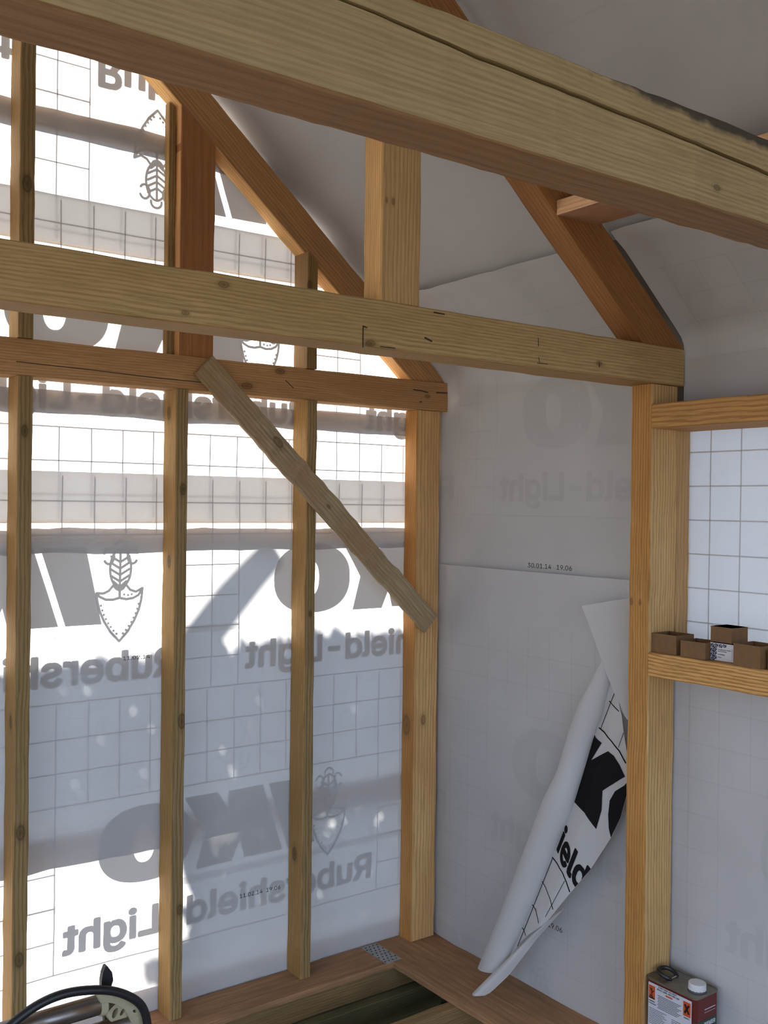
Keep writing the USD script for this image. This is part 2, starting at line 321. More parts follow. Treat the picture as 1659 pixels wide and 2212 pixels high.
class Surface:
    """Maps sheet coordinates (u, v) to the world; out is the distance to the outer side."""
    def __init__(self, fn): self.fn = fn
    def mesh_of(self, poly, size=0.03, off=0.0):
        geoms = [g for g in getattr(poly, 'geoms', [poly]) if isinstance(g, Polygon) and g.area > 1e-7]
        vs, fs, n = [], [], 0
        for g in geoms:
            v, f = trimesh.creation.triangulate_polygon(g, engine='earcut')
            if len(f) == 0: continue
            v3 = np.c_[v, np.zeros(len(v))]
            v3, f = trimesh.remesh.subdivide_to_size(v3, f, size, max_iter=12)
            vs.append(v3[:, :2]); fs.append(f+n); n += len(v3)
        if not vs: return None
        uv = np.vstack(vs); f = np.vstack(fs)
        return trimesh.Trimesh(self.fn(uv[:, 0], uv[:, 1], off), f, process=False)
    def sheet(self, poly, step=0.025):
        u0, v0, u1, v1 = poly.bounds
        nu, nv = int((u1-u0)/step)+2, int((v1-v0)/step)+2
        U, V = np.meshgrid(np.linspace(u0, u1, nu), np.linspace(v0, v1, nv), indexing='ij')
        if poly.area < 0.999*(u1-u0)*(v1-v0):            # trapezoid: squeeze each column to the polygon's own height
            for i in range(nu):
                c = LineString([(U[i, 0], v0-1), (U[i, 0], v1+1)]).intersection(poly)
                if not c.is_empty: V[i] = np.linspace(c.bounds[1], c.bounds[3], nv)
                else: V[i] = v0
        idx = np.arange(nu*nv).reshape(nu, nv)
        q = np.stack([idx[:-1, :-1], idx[1:, :-1], idx[1:, 1:], idx[:-1, 1:]], -1).reshape(-1, 4)
        return self.fn(U.ravel(), V.ravel(), 0.0), q
def membrane(name, label, cat, surf, poly, rows, flipped=False, step=0.025, dates=(), size=0.035, group=None, ink_off=0.0012, lettering=True, ghost=False):
    """rows: (x of a block's left border, z of the line below its text) repeats; the pattern runs on sideways."""
    ink, line_ink = (INK_GHOST, INK_GHOST) if ghost else (INK, INK_LINE)      # ghost: print that has soaked through, barely showing
    if ghost: ink_off = -0.0007
    t = thing(name, label, cat, (0, 0, 0), group)
    v, q = surf.sheet(poly, step)
    put('sheet', (v, q), MEMBRANE, t, smooth=True)
    u0, v0, u1, v1 = poly.bounds
    inner = poly.buffer(-0.012)
    L, E, Hm, G = [], [], [], []
    for bx, bz in rows:
        for k in range(-3, 4):
            x = bx + k*14*COL
            if flipped: tr = lambda g, x=x: affinity.translate(affinity.scale(g, -1, -1, origin=(0, 0)), x, bz)
            else: tr = lambda g, x=x: affinity.translate(g, x, bz)
            a = tr(sbox(-0.2, -0.02, 1.16, 0.80)).bounds
            if a[2] < u0 or a[0] > u1 or a[3] < v0 or a[1] > v1: continue
            if lettering: L += [(tr(g), i == 3) for i, g in enumerate(PB[0])]; E.append(tr(PB[1])); Hm.append(tr(PB[2]))
            G += [tr(g) for g in thick(PB[3])]
    for g, word in L:
        c = g.intersection(inner)
        m = None if c.is_empty else surf.mesh_of(c, size, ink_off)
        if m is not None: tag(put('printed_words' if word else 'printed_initial', m, ink, t), kind='stuff' if word else None)
    for e in E:
        c = e.intersection(inner)
        if not c.is_empty:
            m = surf.mesh_of(c, size, ink_off)
            if m is not None: tag(put('printed_emblem', m, ink, t), 'grey outlined shield emblem with leaf crest', kind='stuff')
    if Hm and not ghost:
        h = unary_union(Hm).intersection(inner); m = surf.mesh_of(h, size, ink_off*1.6)
        if m is not None: put('hem_strip', m, HEM, t)
    gm = [surf.mesh_of(c, size, ink_off*0.9) for c in (g.intersection(inner) for g in G) if not c.is_empty]
    gm = [m for m in gm if m is not None]
    if gm: tag(put('printed_grid', trimesh.util.concatenate(gm), line_ink, t), 'thin grey cutting grid printed on the sheet', kind='stuff')
    for txt, x, z, h, w in dates:
        m = surf.mesh_of(affinity.translate(flat_text(txt, h, w, bold=False), x, z), size, -0.0008)
        tag(put('printed_date', m, PENCIL, t), 'tiny black dot-matrix date stamp', kind='stuff')
    return t
STUDX = [-1.49, -1.02, -0.56, -0.05, -1.95, -2.42, -2.9]
def gable_bulge(x, z):
    n = meshkit.fbm(np.stack([x*5, x*0, z*5], -1), 3, 11)
    far = np.min(np.abs(np.asarray(x)[..., None]-np.array(STUDX)), -1)
    wave = 0.5+0.5*np.sin(z*19+3*np.sin(x*2.3)+1.5*x)
    return np.clip(far/0.12, 0, 1)*(0.0035*n*2 + 0.002*wave)
def gable(depth): return Surface(lambda x, z, off: np.stack([x, depth + gable_bulge(x, z) + off, z], -1))
def gable_poly(z0, z1):
    tri = Polygon([(-3.43, -0.5), (0.02, -0.5), (0.024, -0.5), (0.024, roof_z(0.02)+0.085), (-1.7, roof_z(-1.7)+0.09), (-3.43, roof_z(-3.43)+0.09)])
    return tri.intersection(sbox(-3.43, z0, 0.024, z1))
membrane('gable_membrane', 'white translucent printed membrane on the gable, lowest sheet reaching down to the floor plate', 'membrane', gable(0.002),
         gable_poly(-0.012, 1.645), [(-1.363, 0.187), (-0.773, 0.187+8*0.0985)], dates=[('11.02.14', -1.163, 1.084, 0.011, 0.085), ('11.02.14  19.06', -0.757, 0.276, 0.013, 0.15)])
membrane('gable_membrane', 'white translucent printed membrane on the gable, middle sheet crossed by the two beams', 'membrane', gable(0.0065),
         gable_poly(1.50, 2.44), [(-0.302, 1.775), (-0.302, 1.775-8*ROW)])
membrane('gable_membrane', 'white translucent printed membrane in the gable peak, uppermost sheet printed upside down', 'membrane', gable(0.011),
         gable_poly(2.30, 3.40), [(-0.123, 2.925), (-0.123, 2.925-8*ROW), (-0.123, 2.925+8*ROW)], flipped=True)

# right wall and roof sheets.  s runs up the wall, round the eave and up the roof slope
EAVE = 2.0
def eave_profile(s, x_wall):
    """s is the height on the wall up to the bend and the distance up the slope beyond it."""
    a = math.atan(RS); R = 0.06; bend = EAVE
    s = np.asarray(s, float); x = np.full_like(s, x_wall); z = s.copy()
    t = np.clip((s-bend)/(R*(math.pi/2-a)), 0, 1)*(math.pi/2-a)
    on = s > bend
    x = np.where(on, x_wall - R*(1-np.cos(t)), x); z = np.where(on, bend + R*np.sin(t), z)
    rest = np.maximum(0, s-bend-R*(math.pi/2-a))
    x = x - rest*math.cos(a); z = z + rest*math.sin(a)
    nx, nz = np.where(on, np.cos(t), 1), np.where(on, np.sin(t), 0)
    return x, z, nx, nz
def wall_bulge(y, s, k):
    n = meshkit.fbm(np.stack([y*3.2, y*0+k, s*3.2], -1), 3, 23+k)
    fold = np.exp(-((s-(1.88+0.12*y+0.05*np.sin(y*7)))/0.05)**2)*0.006
    f2 = np.exp(-((s-1.93+0.10*y)/0.03)**2)*0.005 - 0.006*np.exp(-((y+0.28+0.10*(s-1.8))/0.03)**2)*np.clip((s-1.55)*4, 0, 1) - 0.005*np.exp(-((y+0.72-0.12*(s-1.8))/0.025)**2)*np.clip((s-1.6)*4, 0, 1)
    return 0.018*(n-0.35) + fold + f2 + 0.008
def eave_sheet(x_wall, k): 
    def fn(u, s, off):
        y = -np.asarray(u); x, z, nx, nz = eave_profile(s, x_wall)
        d = np.clip(wall_bulge(y, s, k), -0.0, 0.02)*np.clip((np.abs(y+1.07)-0.04)/0.05, 0, 1)*np.clip((-0.06-y)/0.05, 0, 1) - np.clip((s-2.34)/0.06, 0, 1)**2*(0.006+0.014*np.abs(np.sin((y+1.07)*3.0)))
        return np.stack([x+nx*(d+off), y, z+nz*(d+off)], -1)
    return Surface(fn)
membrane('wall_membrane', 'off-white membrane sheet bending from the roof down the wall between corner post and doorway post', 'membrane', eave_sheet(0.018, 0), sbox(-0.016, 1.06, 1.085, 2.405),
         [(0.33, 1.53)], ghost=True, dates=[('30.01.14   19.06', 0.496, 1.360, 0.015, 0.195)])
membrane('eave_membrane', 'off-white membrane sheet folding over the eave above the window opening', 'membrane', eave_sheet(0.022, 1), sbox(1.1095, 1.85, 2.116, 2.43), [(1.175-3*COL, 1.98-5*ROW), (1.175-3*COL, 1.98+3*ROW)], lettering=False, ghost=True)
def lower_wall(u, z, off):
    y = -np.asarray(u)
    d = 0.006*meshkit.fbm(np.stack([y*4, y*0, z*4], -1), 3, 31) + 0.010*np.exp(-((y+0.03+0.02*np.sin(z*5))/0.06)**2)*np.clip((1.30-z)*6, 0, 1)
    d = d*np.clip((np.abs(y+1.07)-0.035)/0.05, 0, 1) - 0.016*np.exp(-np.maximum(0, 1.349-z)/0.022)*np.clip((np.abs(y+1.07)-0.04)/0.06, 0, 1)*np.clip((-0.075-y)/0.05, 0, 1)
    return np.stack([0.004+d+off, y, z], -1)
membrane('wall_membrane', 'off-white membrane sheet behind the torn flap, from the date-stamped lap down to the floor', 'membrane', Surface(lower_wall), sbox(0.002, -0.012, 1.085, 1.349),
         [(0.33, 0.39), (0.33+7*COL, 0.39-8*ROW)], ghost=True, dates=[('19.06', 0.63, 0.222, 0.016, 0.062)])
def apron(u, z, off):
    y = -np.asarray(u); return np.stack([0.006+0.006*meshkit.fbm(np.stack([y*4, y*0, z*4], -1), 3, 37)+off, y, z], -1)
membrane('wall_membrane', 'plain greyish membrane sheet below the window sill behind the metal can', 'membrane', Surface(apron), sbox(1.085, -0.012, 3.6, 1.17), [(1.25, 0.33), (1.25+7*COL, 0.33-8*ROW)], ghost=True)
def window_skin(y, z, off): return np.stack([0.064+0.004*meshkit.fbm(np.stack([y*3, y*0, z*3], -1), 2, 41)+off, y, z], -1)
wm = thing('window_membrane', 'bright bluish-white membrane with a grey grid stretched across the window opening', 'membrane')
ws = Surface(window_skin)
v, q = ws.sheet(sbox(-2.3, 1.10, -1.07, 1.86)); put('sheet', (v, q), MEMBRANE, wm, smooth=True)
gl = [(-2.3, 1.241+i*0.0957, -1.07, 1.241+i*0.0957) for i in range(-1, 7)] + [(-1.17-i*0.0963, 1.10, -1.17-i*0.0963, 1.86) for i in range(-1, 12)]
tag(put('printed_grid', trimesh.util.concatenate([ws.mesh_of(g, 0.04, 0.001) for g in thick(gl)]), INK_LINE, wm), 'thin grey cutting grid printed on the sheet', kind='stuff')
# upper roof sheet, lapped behind the top edge of the eave sheets
def roof_fn(u, s, off):
    """s is the distance up the right slope from x = 0."""
    y = -np.asarray(u); a = math.atan(RS)
    sag = 0.012*np.abs(np.sin((y+1.07)*2.95)) - 0.010*np.exp(-((s-0.38)/0.06)**2)
    sag = sag*np.clip((np.abs(y+1.07)-0.05)/0.08, 0, 1)*np.clip((-0.08-y)/0.06, 0, 1) + 0.010*(meshkit.fbm(np.stack([y*3, y*0, s*3], -1), 3, 47)-0.5)*np.clip((np.abs(y+1.07)-0.05)/0.1, 0, 1)
    d = 0.036 - np.maximum(sag, -0.02)*0.6 + off
    x = -s*math.cos(a); z = 2.04 + s*math.sin(a)
    return np.stack([x + d*math.sin(a), y, z + d*math.cos(a)], -1)
membrane('roof_membrane', 'off-white membrane sheet on the underside of the roof slope above the lap', 'membrane', Surface(roof_fn), sbox(-0.03, 0.33, 3.6, 2.22), [(0.3, 0.9), (0.3+7*COL, 0.9+8*ROW)], step=0.04, ghost=True, lettering=False)
def roof_left(u, s, off):
    p = roof_fn(u, s, off); p = p.copy(); p[:, 0] = -3.4 - p[:, 0]; return p
v, q = Surface(roof_left).sheet(sbox(0.03, -0.08, 3.6, 2.22), 0.06); tag(put('ceiling', (v, q), MEMBRANE, smooth=True), kind='structure')

# ------------------------------------------------------------------ sole plates, joists
PLY = lambda **k: wood(gain=(2.1, 2.0, 1.85), light=(0.20, 0.115, 0.062), dark=(0.12, 0.068, 0.036), blotch=(0.10, 0.062, 0.036), ring=14, ring_strength=0.3, fibre=0.3, blotch_amt=0.7, blotch_scale=5, **k)
timber('sole_plate', 'brown board laid flat along the foot of the gable studs', 'board', (-3.4, -0.2535), (-0.1606, 0.0), (-0.021, 0.0), 'x', PLY(), chamfer=0.002)
timber('sole_plate', 'brown board laid flat along the right wall under corner post and can', 'board', (-0.2525, 0.03), (-3.6, 0.0), (-0.021, 0.0), 'y', PLY(), chamfer=0.002)
TREATED = lambda **k: wood((0.20, 0.135, 0.07), (0.12, 0.085, 0.04), blotch=(0.085, 0.085, 0.045), ring=40, fibre=0.3, blotch_amt=0.7, **k)
timber('rim_joist', 'damp brown-green joist edge right under the gable sole plate', 'joist', (-3.4, -0.02), (-0.150, -0.10), (-0.098, -0.0235), 'x', TREATED())
timber('rim_joist', 'lower greenish beam below the joist under the gable sole plate', 'joist', (-3.4, -0.06), (-0.185, -0.06), (-0.20, -0.1015), 'x', wood((0.13, 0.125, 0.075), (0.08, 0.08, 0.045), blotch=(0.06, 0.07, 0.04), ring=40, fibre=0.3))
timber('floor_joist', 'pale-topped floor joist crossing the open pit beneath the right-hand board', 'joist', (-3.4, -0.06), (-0.492, -0.445), (-0.16, -0.022), 'x', TREATED())
timber('rim_joist', 'joist under the right wall board, in the dark of the pit', 'joist', (-0.11, -0.06), (-3.6, -0.50), (-0.17, -0.0235), 'y', TREATED())
GALV = simple('galvanised', (0.44, 0.46, 0.43), 0.5, 0.2, second=(0.26, 0.27, 0.26), scale=60)
DARKHOLE = simple('nail_hole', (0.03, 0.028, 0.025), 0.9)
np_t = thing('nail_plate', 'punched galvanised nail plate joining the two floor boards near the corner post', 'metal plate', (-0.250, -0.083, 0.0005))
plate = trimesh.creation.box((0.066, 0.150, 0.0016)); plate.apply_translation((0, 0, 0.0008)); put('plate', plate, GALV, np_t)
hl = []
for i in range(4):
    for j in range(8):
        h = trimesh.creation.cylinder(0.0024, 0.0006, sections=8); h.apply_scale((1, 1.5, 1)); h.apply_translation((-0.024+0.016*i+(0.004 if j % 2 else -0.004), -0.062+0.0178*j, 0.0018)); hl.append(h)
tag(put('nail_heads', trimesh.util.concatenate(hl), DARKHOLE, np_t), 'rows of small dark punched teeth')

# ------------------------------------------------------------------ frame A: the gable frame
lam = lambda **k: wood((0.47, 0.33, 0.165), (0.30, 0.16, 0.065), ring=34, ring_strength=0.5, pith=(0.055, 0.12), tints=[('y', -1, 0.002, (0.80, 0.62, 0.42), 1.0)], **k)
nd = [[(-0.052, 1.112), (-0.036, 1.112), (-0.052, 1.098), (-0.036, 1.096)], [(-0.050, 1.086), (-0.034, 1.084), (-0.033, 1.074), (-0.042, 1.068), (-0.050, 1.074), (-0.050, 1.086)], [(-0.052, 1.060), (-0.050, 1.060)]]
timber('corner_post', 'square orange-pine post in the far corner under the end of the gable beam', 'post', (-0.1082, 0.0), (-0.0695, -0.001), (0.0, 1.9), 'z',
       lam(knots=[(0.77, -0.0, 0.040, 0.020), (0.79, 0.045, 0.0, 0.012)]), parts=[('pencil_mark', marks_on('y', -0.0697, strokes(nd, 0.0014)), PENCIL, 'pencilled letters N.D. written sideways')])
tie_knots = [(2.62, 0.0, 0.03, 0.012), (2.20, 0.0, 0.05, 0.007), (3.0, 0, 0.06, 0.006)]
ck = [[(-1.51, 1.938), (-1.3, 1.934), (-1.1, 1.928), (-0.95, 1.927)], [(-0.66, 1.958), (-0.63, 1.936)]]
timber('tie_beam', 'brown pine beam across the gable studs, behind the top of the diagonal brace', 'beam', (-3.4, 0.034), (-0.080, -0.001), (1.9005, 2.0035), 'x',
       wood((0.36, 0.23, 0.115), (0.22, 0.12, 0.055), blotch=(0.20, 0.105, 0.045), ring=45, knots=[(2.60, 0, 0.028, 0.011), (2.72, 0, 0.085, 0.009), (3.33, 0, 0.05, 0.006)], blotch_amt=0.55),
       parts=[('drying_crack', marks_on('y', -0.0806, strokes(ck, 0.0022)), PENCIL, None),
              ('ink_mark', marks_on('y', -0.0806, strokes([[(-0.135, 1.969), (-0.10, 1.968), (-0.07, 1.964)], [(-0.03, 1.967), (0.02, 1.969)], [(-0.105, 1.928), (-0.098, 1.928)]], 0.0038)), PENCIL, 'smudged black pen line near the beam end')])
stud_w = lambda **k: wood((0.235, 0.175, 0.09), (0.12, 0.088, 0.042), blotch=(0.15, 0.11, 0.05), ring=48, ring_strength=0.7, tints=[('y', -1, 0.0015, (1.30, 1.10, 0.85), 1.0)], **k)
for (a, b), lab, kn in (((-1.5084, -1.467), 'slim treated stud at the left edge of the gable, below the beam', [(0.65, 0.02, 0, 0.012), (0.95, 0.0, 0.03, 0.012), (1.75, 0.02, 0, 0.008), (0.3, 0.02, 0, 0.011)]),
                        ((-1.0429, -1.0028), 'slim treated stud in the middle of the gable, left of the diagonal brace', [(0.90, 0.03, 0, 0.011), (1.83, 0, 0.05, 0.011), (1.38, 0, 0.04, 0.010), (0.33, 0.03, 0, 0.010), (1.6, 0.025, 0, 0.008)]),
                        ((-0.5802, -0.542), 'slim treated stud crossed by the diagonal brace', [(0.40, 0.0, 0.05, 0.012), (1.2, 0.02, 0, 0.006)])):
    timber('gable_stud', lab, 'stud', (a, b), (-0.088, -0.001), (0.0, 1.9), 'z', stud_w(knots=kn), group='gable studs')
def under_rafter(x0, inset=0.0):  # cut plane: the underside of rafter A / B
    return ((-0.140, 0, 2.010-inset), (0.845, 0, 1))
up_cut = [((-0.140, 0, 2.0095), (0.845, 0, 1.0))]
timber('gable_stud', 'slim treated stud at the left edge, above the gable beam up to the roof', 'stud', (-1.5084, -1.467), (-0.088, -0.001), (2.004, 3.25), 'z', stud_w(knots=[(0.42, 0.02, 0, 0.012)]), cuts=up_cut)
timber('gable_stud', 'short stud stub under the sloping rafter, right of the king post', 'stud', (-0.583, -0.544), (-0.088, -0.001), (2.004, 2.6), 'z',
       wood((0.26, 0.17, 0.085), (0.15, 0.10, 0.045), tints=[('z', -1, 0.0015, (0.72, 0.74, 0.62), 1.0)], knots=[(0.27, 0.006, 0, 0.008)]), cuts=up_cut)
timber('king_post', 'broad reddish-brown post on the gable beam meeting the rafter', 'post', (-1.0276, -0.9121), (-0.0682, -0.001), (2.004, 3.0), 'z',
       wood(RED_L, RED_D, blotch=(0.20, 0.085, 0.03), ring=18, ring_strength=0.35, blotch_amt=0.6, fibre=0.2, tints=[('y', -1, 0.0015, (1.75, 2.1, 2.4), 1.0)]), cuts=up_cut)
timber('packing_batten', 'narrow batten fixed along the left side of the king post', 'batten', (-1.0500, -1.0282), (-0.034, -0.001), (2.006, 3.0), 'z', stud_w(), cuts=[((-0.140, 0, 2.004), (0.845, 0, 1.0))])
def rafter(name, label, x_low, z_low, slope, y0, y1, length, th, mat, cuts, **kw):
    """A rafter whose lower (under) edge starts at (x_low, z_low) and climbs to the left."""
    a = math.atan(slope)
    X = np.array([-math.cos(a), 0, math.sin(a)]); Z = np.array([math.sin(a), 0, math.cos(a)]); Y = np.cross(Z, X)
    o = np.array([x_low, 0, z_low]) - X*0.35
    o = o + (np.array([0, y0, 0]) if Y[1] > 0 else np.array([0, y1, 0]))
    return beam(name, label, 'rafter', o, np.array([X, Y, Z]), (length, y1-y0, th), mat, cuts=cuts, **kw)
seat = lambda z: ((0, 0, z), (0, 0, -1)); ridge = ((-1.70, 0, 0), (-1, 0, 0))
th_a = 0.168*math.sin(math.atan(0.845))
rafter('gable_rafter', 'brown sloping rafter against the gable, ending on the corner beam end', -0.140, 2.010, 0.845, -0.064, -0.001, 2.7, th_a,
       wood((0.33, 0.20, 0.095), (0.22, 0.115, 0.05), blotch=(0.21, 0.115, 0.05), ring=36, blotch_amt=0.5, tints=[('z', -1, 0.002, (1.75, 1.85, 1.75), 1.0)], knots=[(1.55, 0, 0.05, 0.006)]), [seat(2.0045), ridge],
       parts=None)
th_b = 0.178*math.sin(math.atan(0.835))
rafter('truss_rafter', 'dark orange-brown rafter of the middle truss, rising from the beam end at the right', -0.158, 2.012, 0.835, -1.108, -1.030, 2.7, th_b,
       wood((0.235, 0.115, 0.042), (0.15, 0.07, 0.025), blotch=(0.14, 0.065, 0.022), ring=38, blotch_amt=0.5, knots=[(0.93, 0, 0.02, 0.005)]), [seat(2.0065), ridge])
rafter('truss_rafter', 'rafter above the near beam, out of view', -0.158, 2.012, 0.835, -2.184, -2.118, 2.7, th_b, wood((0.235, 0.115, 0.042), (0.15, 0.07, 0.025)), [seat(2.0045), ridge])
# diagonal brace nailed across the gable frame
bt, bb = np.array([-0.990, 1.947]), np.array([-0.093, 1.109]); dv = (bb-bt)/np.linalg.norm(bb-bt); Lb = np.linalg.norm(bb-bt)
X = np.array([dv[0], 0, dv[1]]); Z = np.array([-dv[1], 0, dv[0]]); Y = np.cross(Z, X)
o = np.array([bt[0], -0.0965, bt[1]]) if Y[1] > 0 else np.array([bt[0], -0.0895, bt[1]])
brace_w = float(np.dot(np.array([-0.934, 2.004])-bt, (Z[0], Z[2]))); 
beam('diagonal_brace', 'weathered grey-brown board nailed diagonally from the gable beam down to the corner post', 'board', o-(np.array([0, 0.0155, 0]) if Y[1] > 0 else -np.array([0, 0.0, 0])), np.array([X, Y, Z]), (Lb, 0.0165, brace_w+0.003),
     wood(GREY_L, GREY_D, blotch=(0.24, 0.16, 0.09), ring=26, ring_strength=0.4, blotch_amt=0.75, fibre=0.35, blotch_scale=4, knots=[(0.34, 0.0, 0.055, 0.014), (0.62, 0, 0.04, 0.006)]), rough=0.0016, chamfer=0.003, chips=0.002, step=0.03)

# ------------------------------------------------------------------ frame B: the middle truss
mk = strokes([[(-1.086, 1.943), (-1.086, 1.898)], [(-1.086, 1.943), (-1.076, 1.941)]], 0.0024) + strokes([[(-0.915, 1.937), (-0.896, 1.931)]], 0.0035) + strokes([[(-0.556, 1.928), (-0.553, 1.916)], [(-0.56, 1.913), (-0.525, 1.914)], [(-0.558, 1.975), (-0.557, 1.955)]], 0.0015) \
     + strokes([[(-0.335, 1.935), (-0.335, 1.925)]], 0.0028) + strokes([[(-1.04, 1.904), (-1.0, 1.9045)]], 0.0022) + strokes([[(-0.89, 1.997), (-0.86, 1.9965)]], 0.003)
tieB_mat = wood((0.47, 0.35, 0.185), (0.33, 0.225, 0.105), gain=(1.25, 1.19, 1.04), blotch=(0.35, 0.235, 0.105), ring=52, ring_strength=0.75, blotch_amt=0.5, pith=(0.10, 0.05),
                tints=[('z', -1, 0.0015, (0.8, 0.68, 0.55), 1.0)], knots=[(3.065, 0, 0.033, 0.007), (2.335, 0, 0.008, 0.007), (2.33, 0, 0.006, 0.005), (1.98, 0, 0.085, 0.006), (1.9, 0, 0.02, 0.004)])
timber('tie_beam', 'long pale beam of the middle truss, resting on the right-hand post', 'beam', (-3.4, 0.0157), (-1.1138, -1.0185), (1.9008, 2.0055), 'x', tieB_mat,
       parts=[('ink_mark', marks_on('y', -1.1142, mk), PENCIL, 'short black scribed marks')])
postB = lambda **k: wood((0.44, 0.32, 0.16), (0.27, 0.16, 0.07), ring=40, ring_strength=0.6, blotch=(0.30, 0.165, 0.065), blotch_amt=0.5, tints=[('y', -1, 0.0018, (0.80, 0.62, 0.42), 1.0)], **k)
timber('truss_post', 'tall orange-brown post on the right carrying the middle truss', 'post', (-0.1143, -0.0002), (-1.107, -1.0375), (0.0, 1.9), 'z', postB(knots=[(1.30, 0.0, 0.06, 0.005), (1.30, 0, 0.03, 0.004)]))
strut_cut = [((-0.158, 0, 2.011), (0.835, 0, 1))]
timber('truss_strut', 'short upright pale post standing on the middle truss beam', 'post', (-1.0371, -0.9291), (-1.1114, -1.0435), (2.0058, 3.0), 'z',
       wood((0.42, 0.30, 0.155), (0.27, 0.17, 0.08), ring=45, ring_strength=0.5, tints=[('y', -1, 0.0018, (1.25, 1.15, 1.0), 1.0)], knots=[(0.22, 0.012, 0, 0.004), (0.22, 0.03, 0, 0.005)]), cuts=strut_cut)
timber('purlin', 'short flat timber between the middle rafter and the near beam, pale sawn edge showing', 'beam', (-0.494, -0.346), (-2.117, -1.109), (2.290, 2.327), 'y',
       wood((0.30, 0.17, 0.11), (0.20, 0.105, 0.065), ring=45, tints=[('y', 1, 0.1465, (1.9, 2.2, 2.2), 1.0)]), chamfer=0.0015)
# window opening
timber('window_rail', 'orange pine rail over the window opening on the right', 'rail', (-0.1143, 0.060), (-2.118, -1.1075), (1.7776, 1.8444), 'y', wood((0.36, 0.215, 0.085), (0.22, 0.105, 0.035), ring=42, ring_strength=0.7, pith=(0.02, 0.09), blotch_amt=0.3))
timber('window_sill', 'orange pine sill holding the small cardboard boxes', 'sill', (-0.1143, 0.060), (-2.118, -1.1075), (1.1009, 1.1661), 'y', wood((0.46, 0.29, 0.12), (0.26, 0.13, 0.045), ring=60, ring_strength=0.9, pith=(0.02, 0.10), blotch_amt=0.25))
timber('window_jamb', 'pale upright jamb strip fixed behind the right-hand post beside the window', 'jamb', (0.0002, 0.0591), (-1.107, -1.06), (1.1664, 1.7773), 'z', wood((0.36, 0.25, 0.13), (0.24, 0.14, 0.065), ring=34, ring_strength=0.5))
timber('truss_post', 'post under the near beam, out of view', 'post', (-0.1143, -0.0002), (-2.185, -2.119), (0.0, 1.9), 'z', postB())

# ------------------------------------------------------------------ frame C: the near beam with its drying crack
def crack(mm):
    pts = [(1.20, 0.0835), (1.531, 0.0792), (1.577, 0.0785), (1.68, 0.0735), (1.816, 0.0712), (1.95, 0.068), (2.149, 0.0618), (2.40, 0.056)]
    top = [(x, z+w) for (x, z), w in zip(pts, (0.0003, 0.0014, 0.0019, 0.0022, 0.0024, 0.0024, 0.0023, 0.0006))]
    bot = [(x, z-w) for (x, z), w in zip(pts, (0.0003, 0.0014, 0.0017, 0.0021, 0.0023, 0.0022, 0.0023, 0.0006))]
    g = trimesh.creation.extrude_polygon(Polygon(top + bot[::-1]), 0.06, engine='earcut')
    v = np.c_[g.vertices[:, 0], g.vertices[:, 2]-0.02, g.vertices[:, 1]]
    g = trimesh.Trimesh(v, g.faces[:, ::-1], process=True)
    if g.volume < 0: g.invert()
    return mm - to_man(g)
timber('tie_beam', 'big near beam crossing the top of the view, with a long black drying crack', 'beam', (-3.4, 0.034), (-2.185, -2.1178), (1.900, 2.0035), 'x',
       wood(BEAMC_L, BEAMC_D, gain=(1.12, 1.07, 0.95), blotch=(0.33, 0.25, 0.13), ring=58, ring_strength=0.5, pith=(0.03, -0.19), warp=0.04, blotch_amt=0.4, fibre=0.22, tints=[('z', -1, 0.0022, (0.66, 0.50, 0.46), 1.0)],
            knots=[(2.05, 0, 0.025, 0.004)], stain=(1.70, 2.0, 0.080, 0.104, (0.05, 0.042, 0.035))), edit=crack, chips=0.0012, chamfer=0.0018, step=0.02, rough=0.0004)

# ------------------------------------------------------------------ the peeled flap of membrane by the right-hand post
FLAP_A, FLAP_B = -0.105, 0.06
def flap_x(z): return FLAP_A + FLAP_B*np.asarray(z)
rollL = np.array([(-0.88, 1.165), (-0.842, 1.073), (-0.806, 0.982), (-0.77, 0.888), (-0.728, 0.749), (-0.675, 0.646), (-0.599, 0.453), (-0.511, 0.236), (-0.432, 0.052)])
rollR = np.array([(-0.952, 1.153), (-0.92, 1.041), (-0.887, 0.961), (-0.857, 0.881), (-0.825, 0.771), (-0.793, 0.668), (-0.701, 0.447), (-0.606, 0.231), (-0.53, 0.066)])
edgeP = np.array([(-0.935, 1.03), (-0.965, 0.961), (-0.989, 0.814), (-0.981, 0.739), (-0.96, 0.662), (-0.932, 0.599), (-0.867, 0.489), (-0.8, 0.4), (-0.713, 0.282), (-0.638, 0.221), (-0.571, 0.151)])
flap = thing('membrane_flap', 'loose torn flap of membrane curling off the wall beside the right-hand post, printed side showing', 'membrane flap')
def resample(p, n):
    d = np.r_[0, np.cumsum(np.linalg.norm(np.diff(p, axis=0), axis=1))]; t = np.linspace(0, d[-1], n)
    return np.c_[[np.interp(t, d, p[:, k]) for k in range(p.shape[1])]].T
def grid_mesh(P):
    n, m = P.shape[:2]; idx = np.arange(n*m).reshape(n, m)
    return P.reshape(-1, 3), np.stack([idx[:-1, :-1], idx[1:, :-1], idx[1:, 1:], idx[:-1, 1:]], -1).reshape(-1, 4)
Lr, Rr = resample(rollL, 40), resample(rollR, 40)
rows = []
for i in range(40):
    c = (Lr[i]+Rr[i])/2; h = (Lr[i]-Rr[i])/2; r = np.linalg.norm(h)*(0.35+0.65*min(1, i/7))
    hn = h/np.linalg.norm(h); zc = c[1]; x0 = float(flap_x(zc)) + 0.003
    rows.append([(x0 - 0.8*r*math.sin(t), c[0]+hn[0]*r*math.cos(t), max(c[1]+hn[1]*r*math.cos(t), 0.004)) for t in np.linspace(-0.35*math.pi, 1.22*math.pi, 26)])
put('rolled_edge', grid_mesh(np.array(rows)), MEMBRANE, flap, smooth=True)
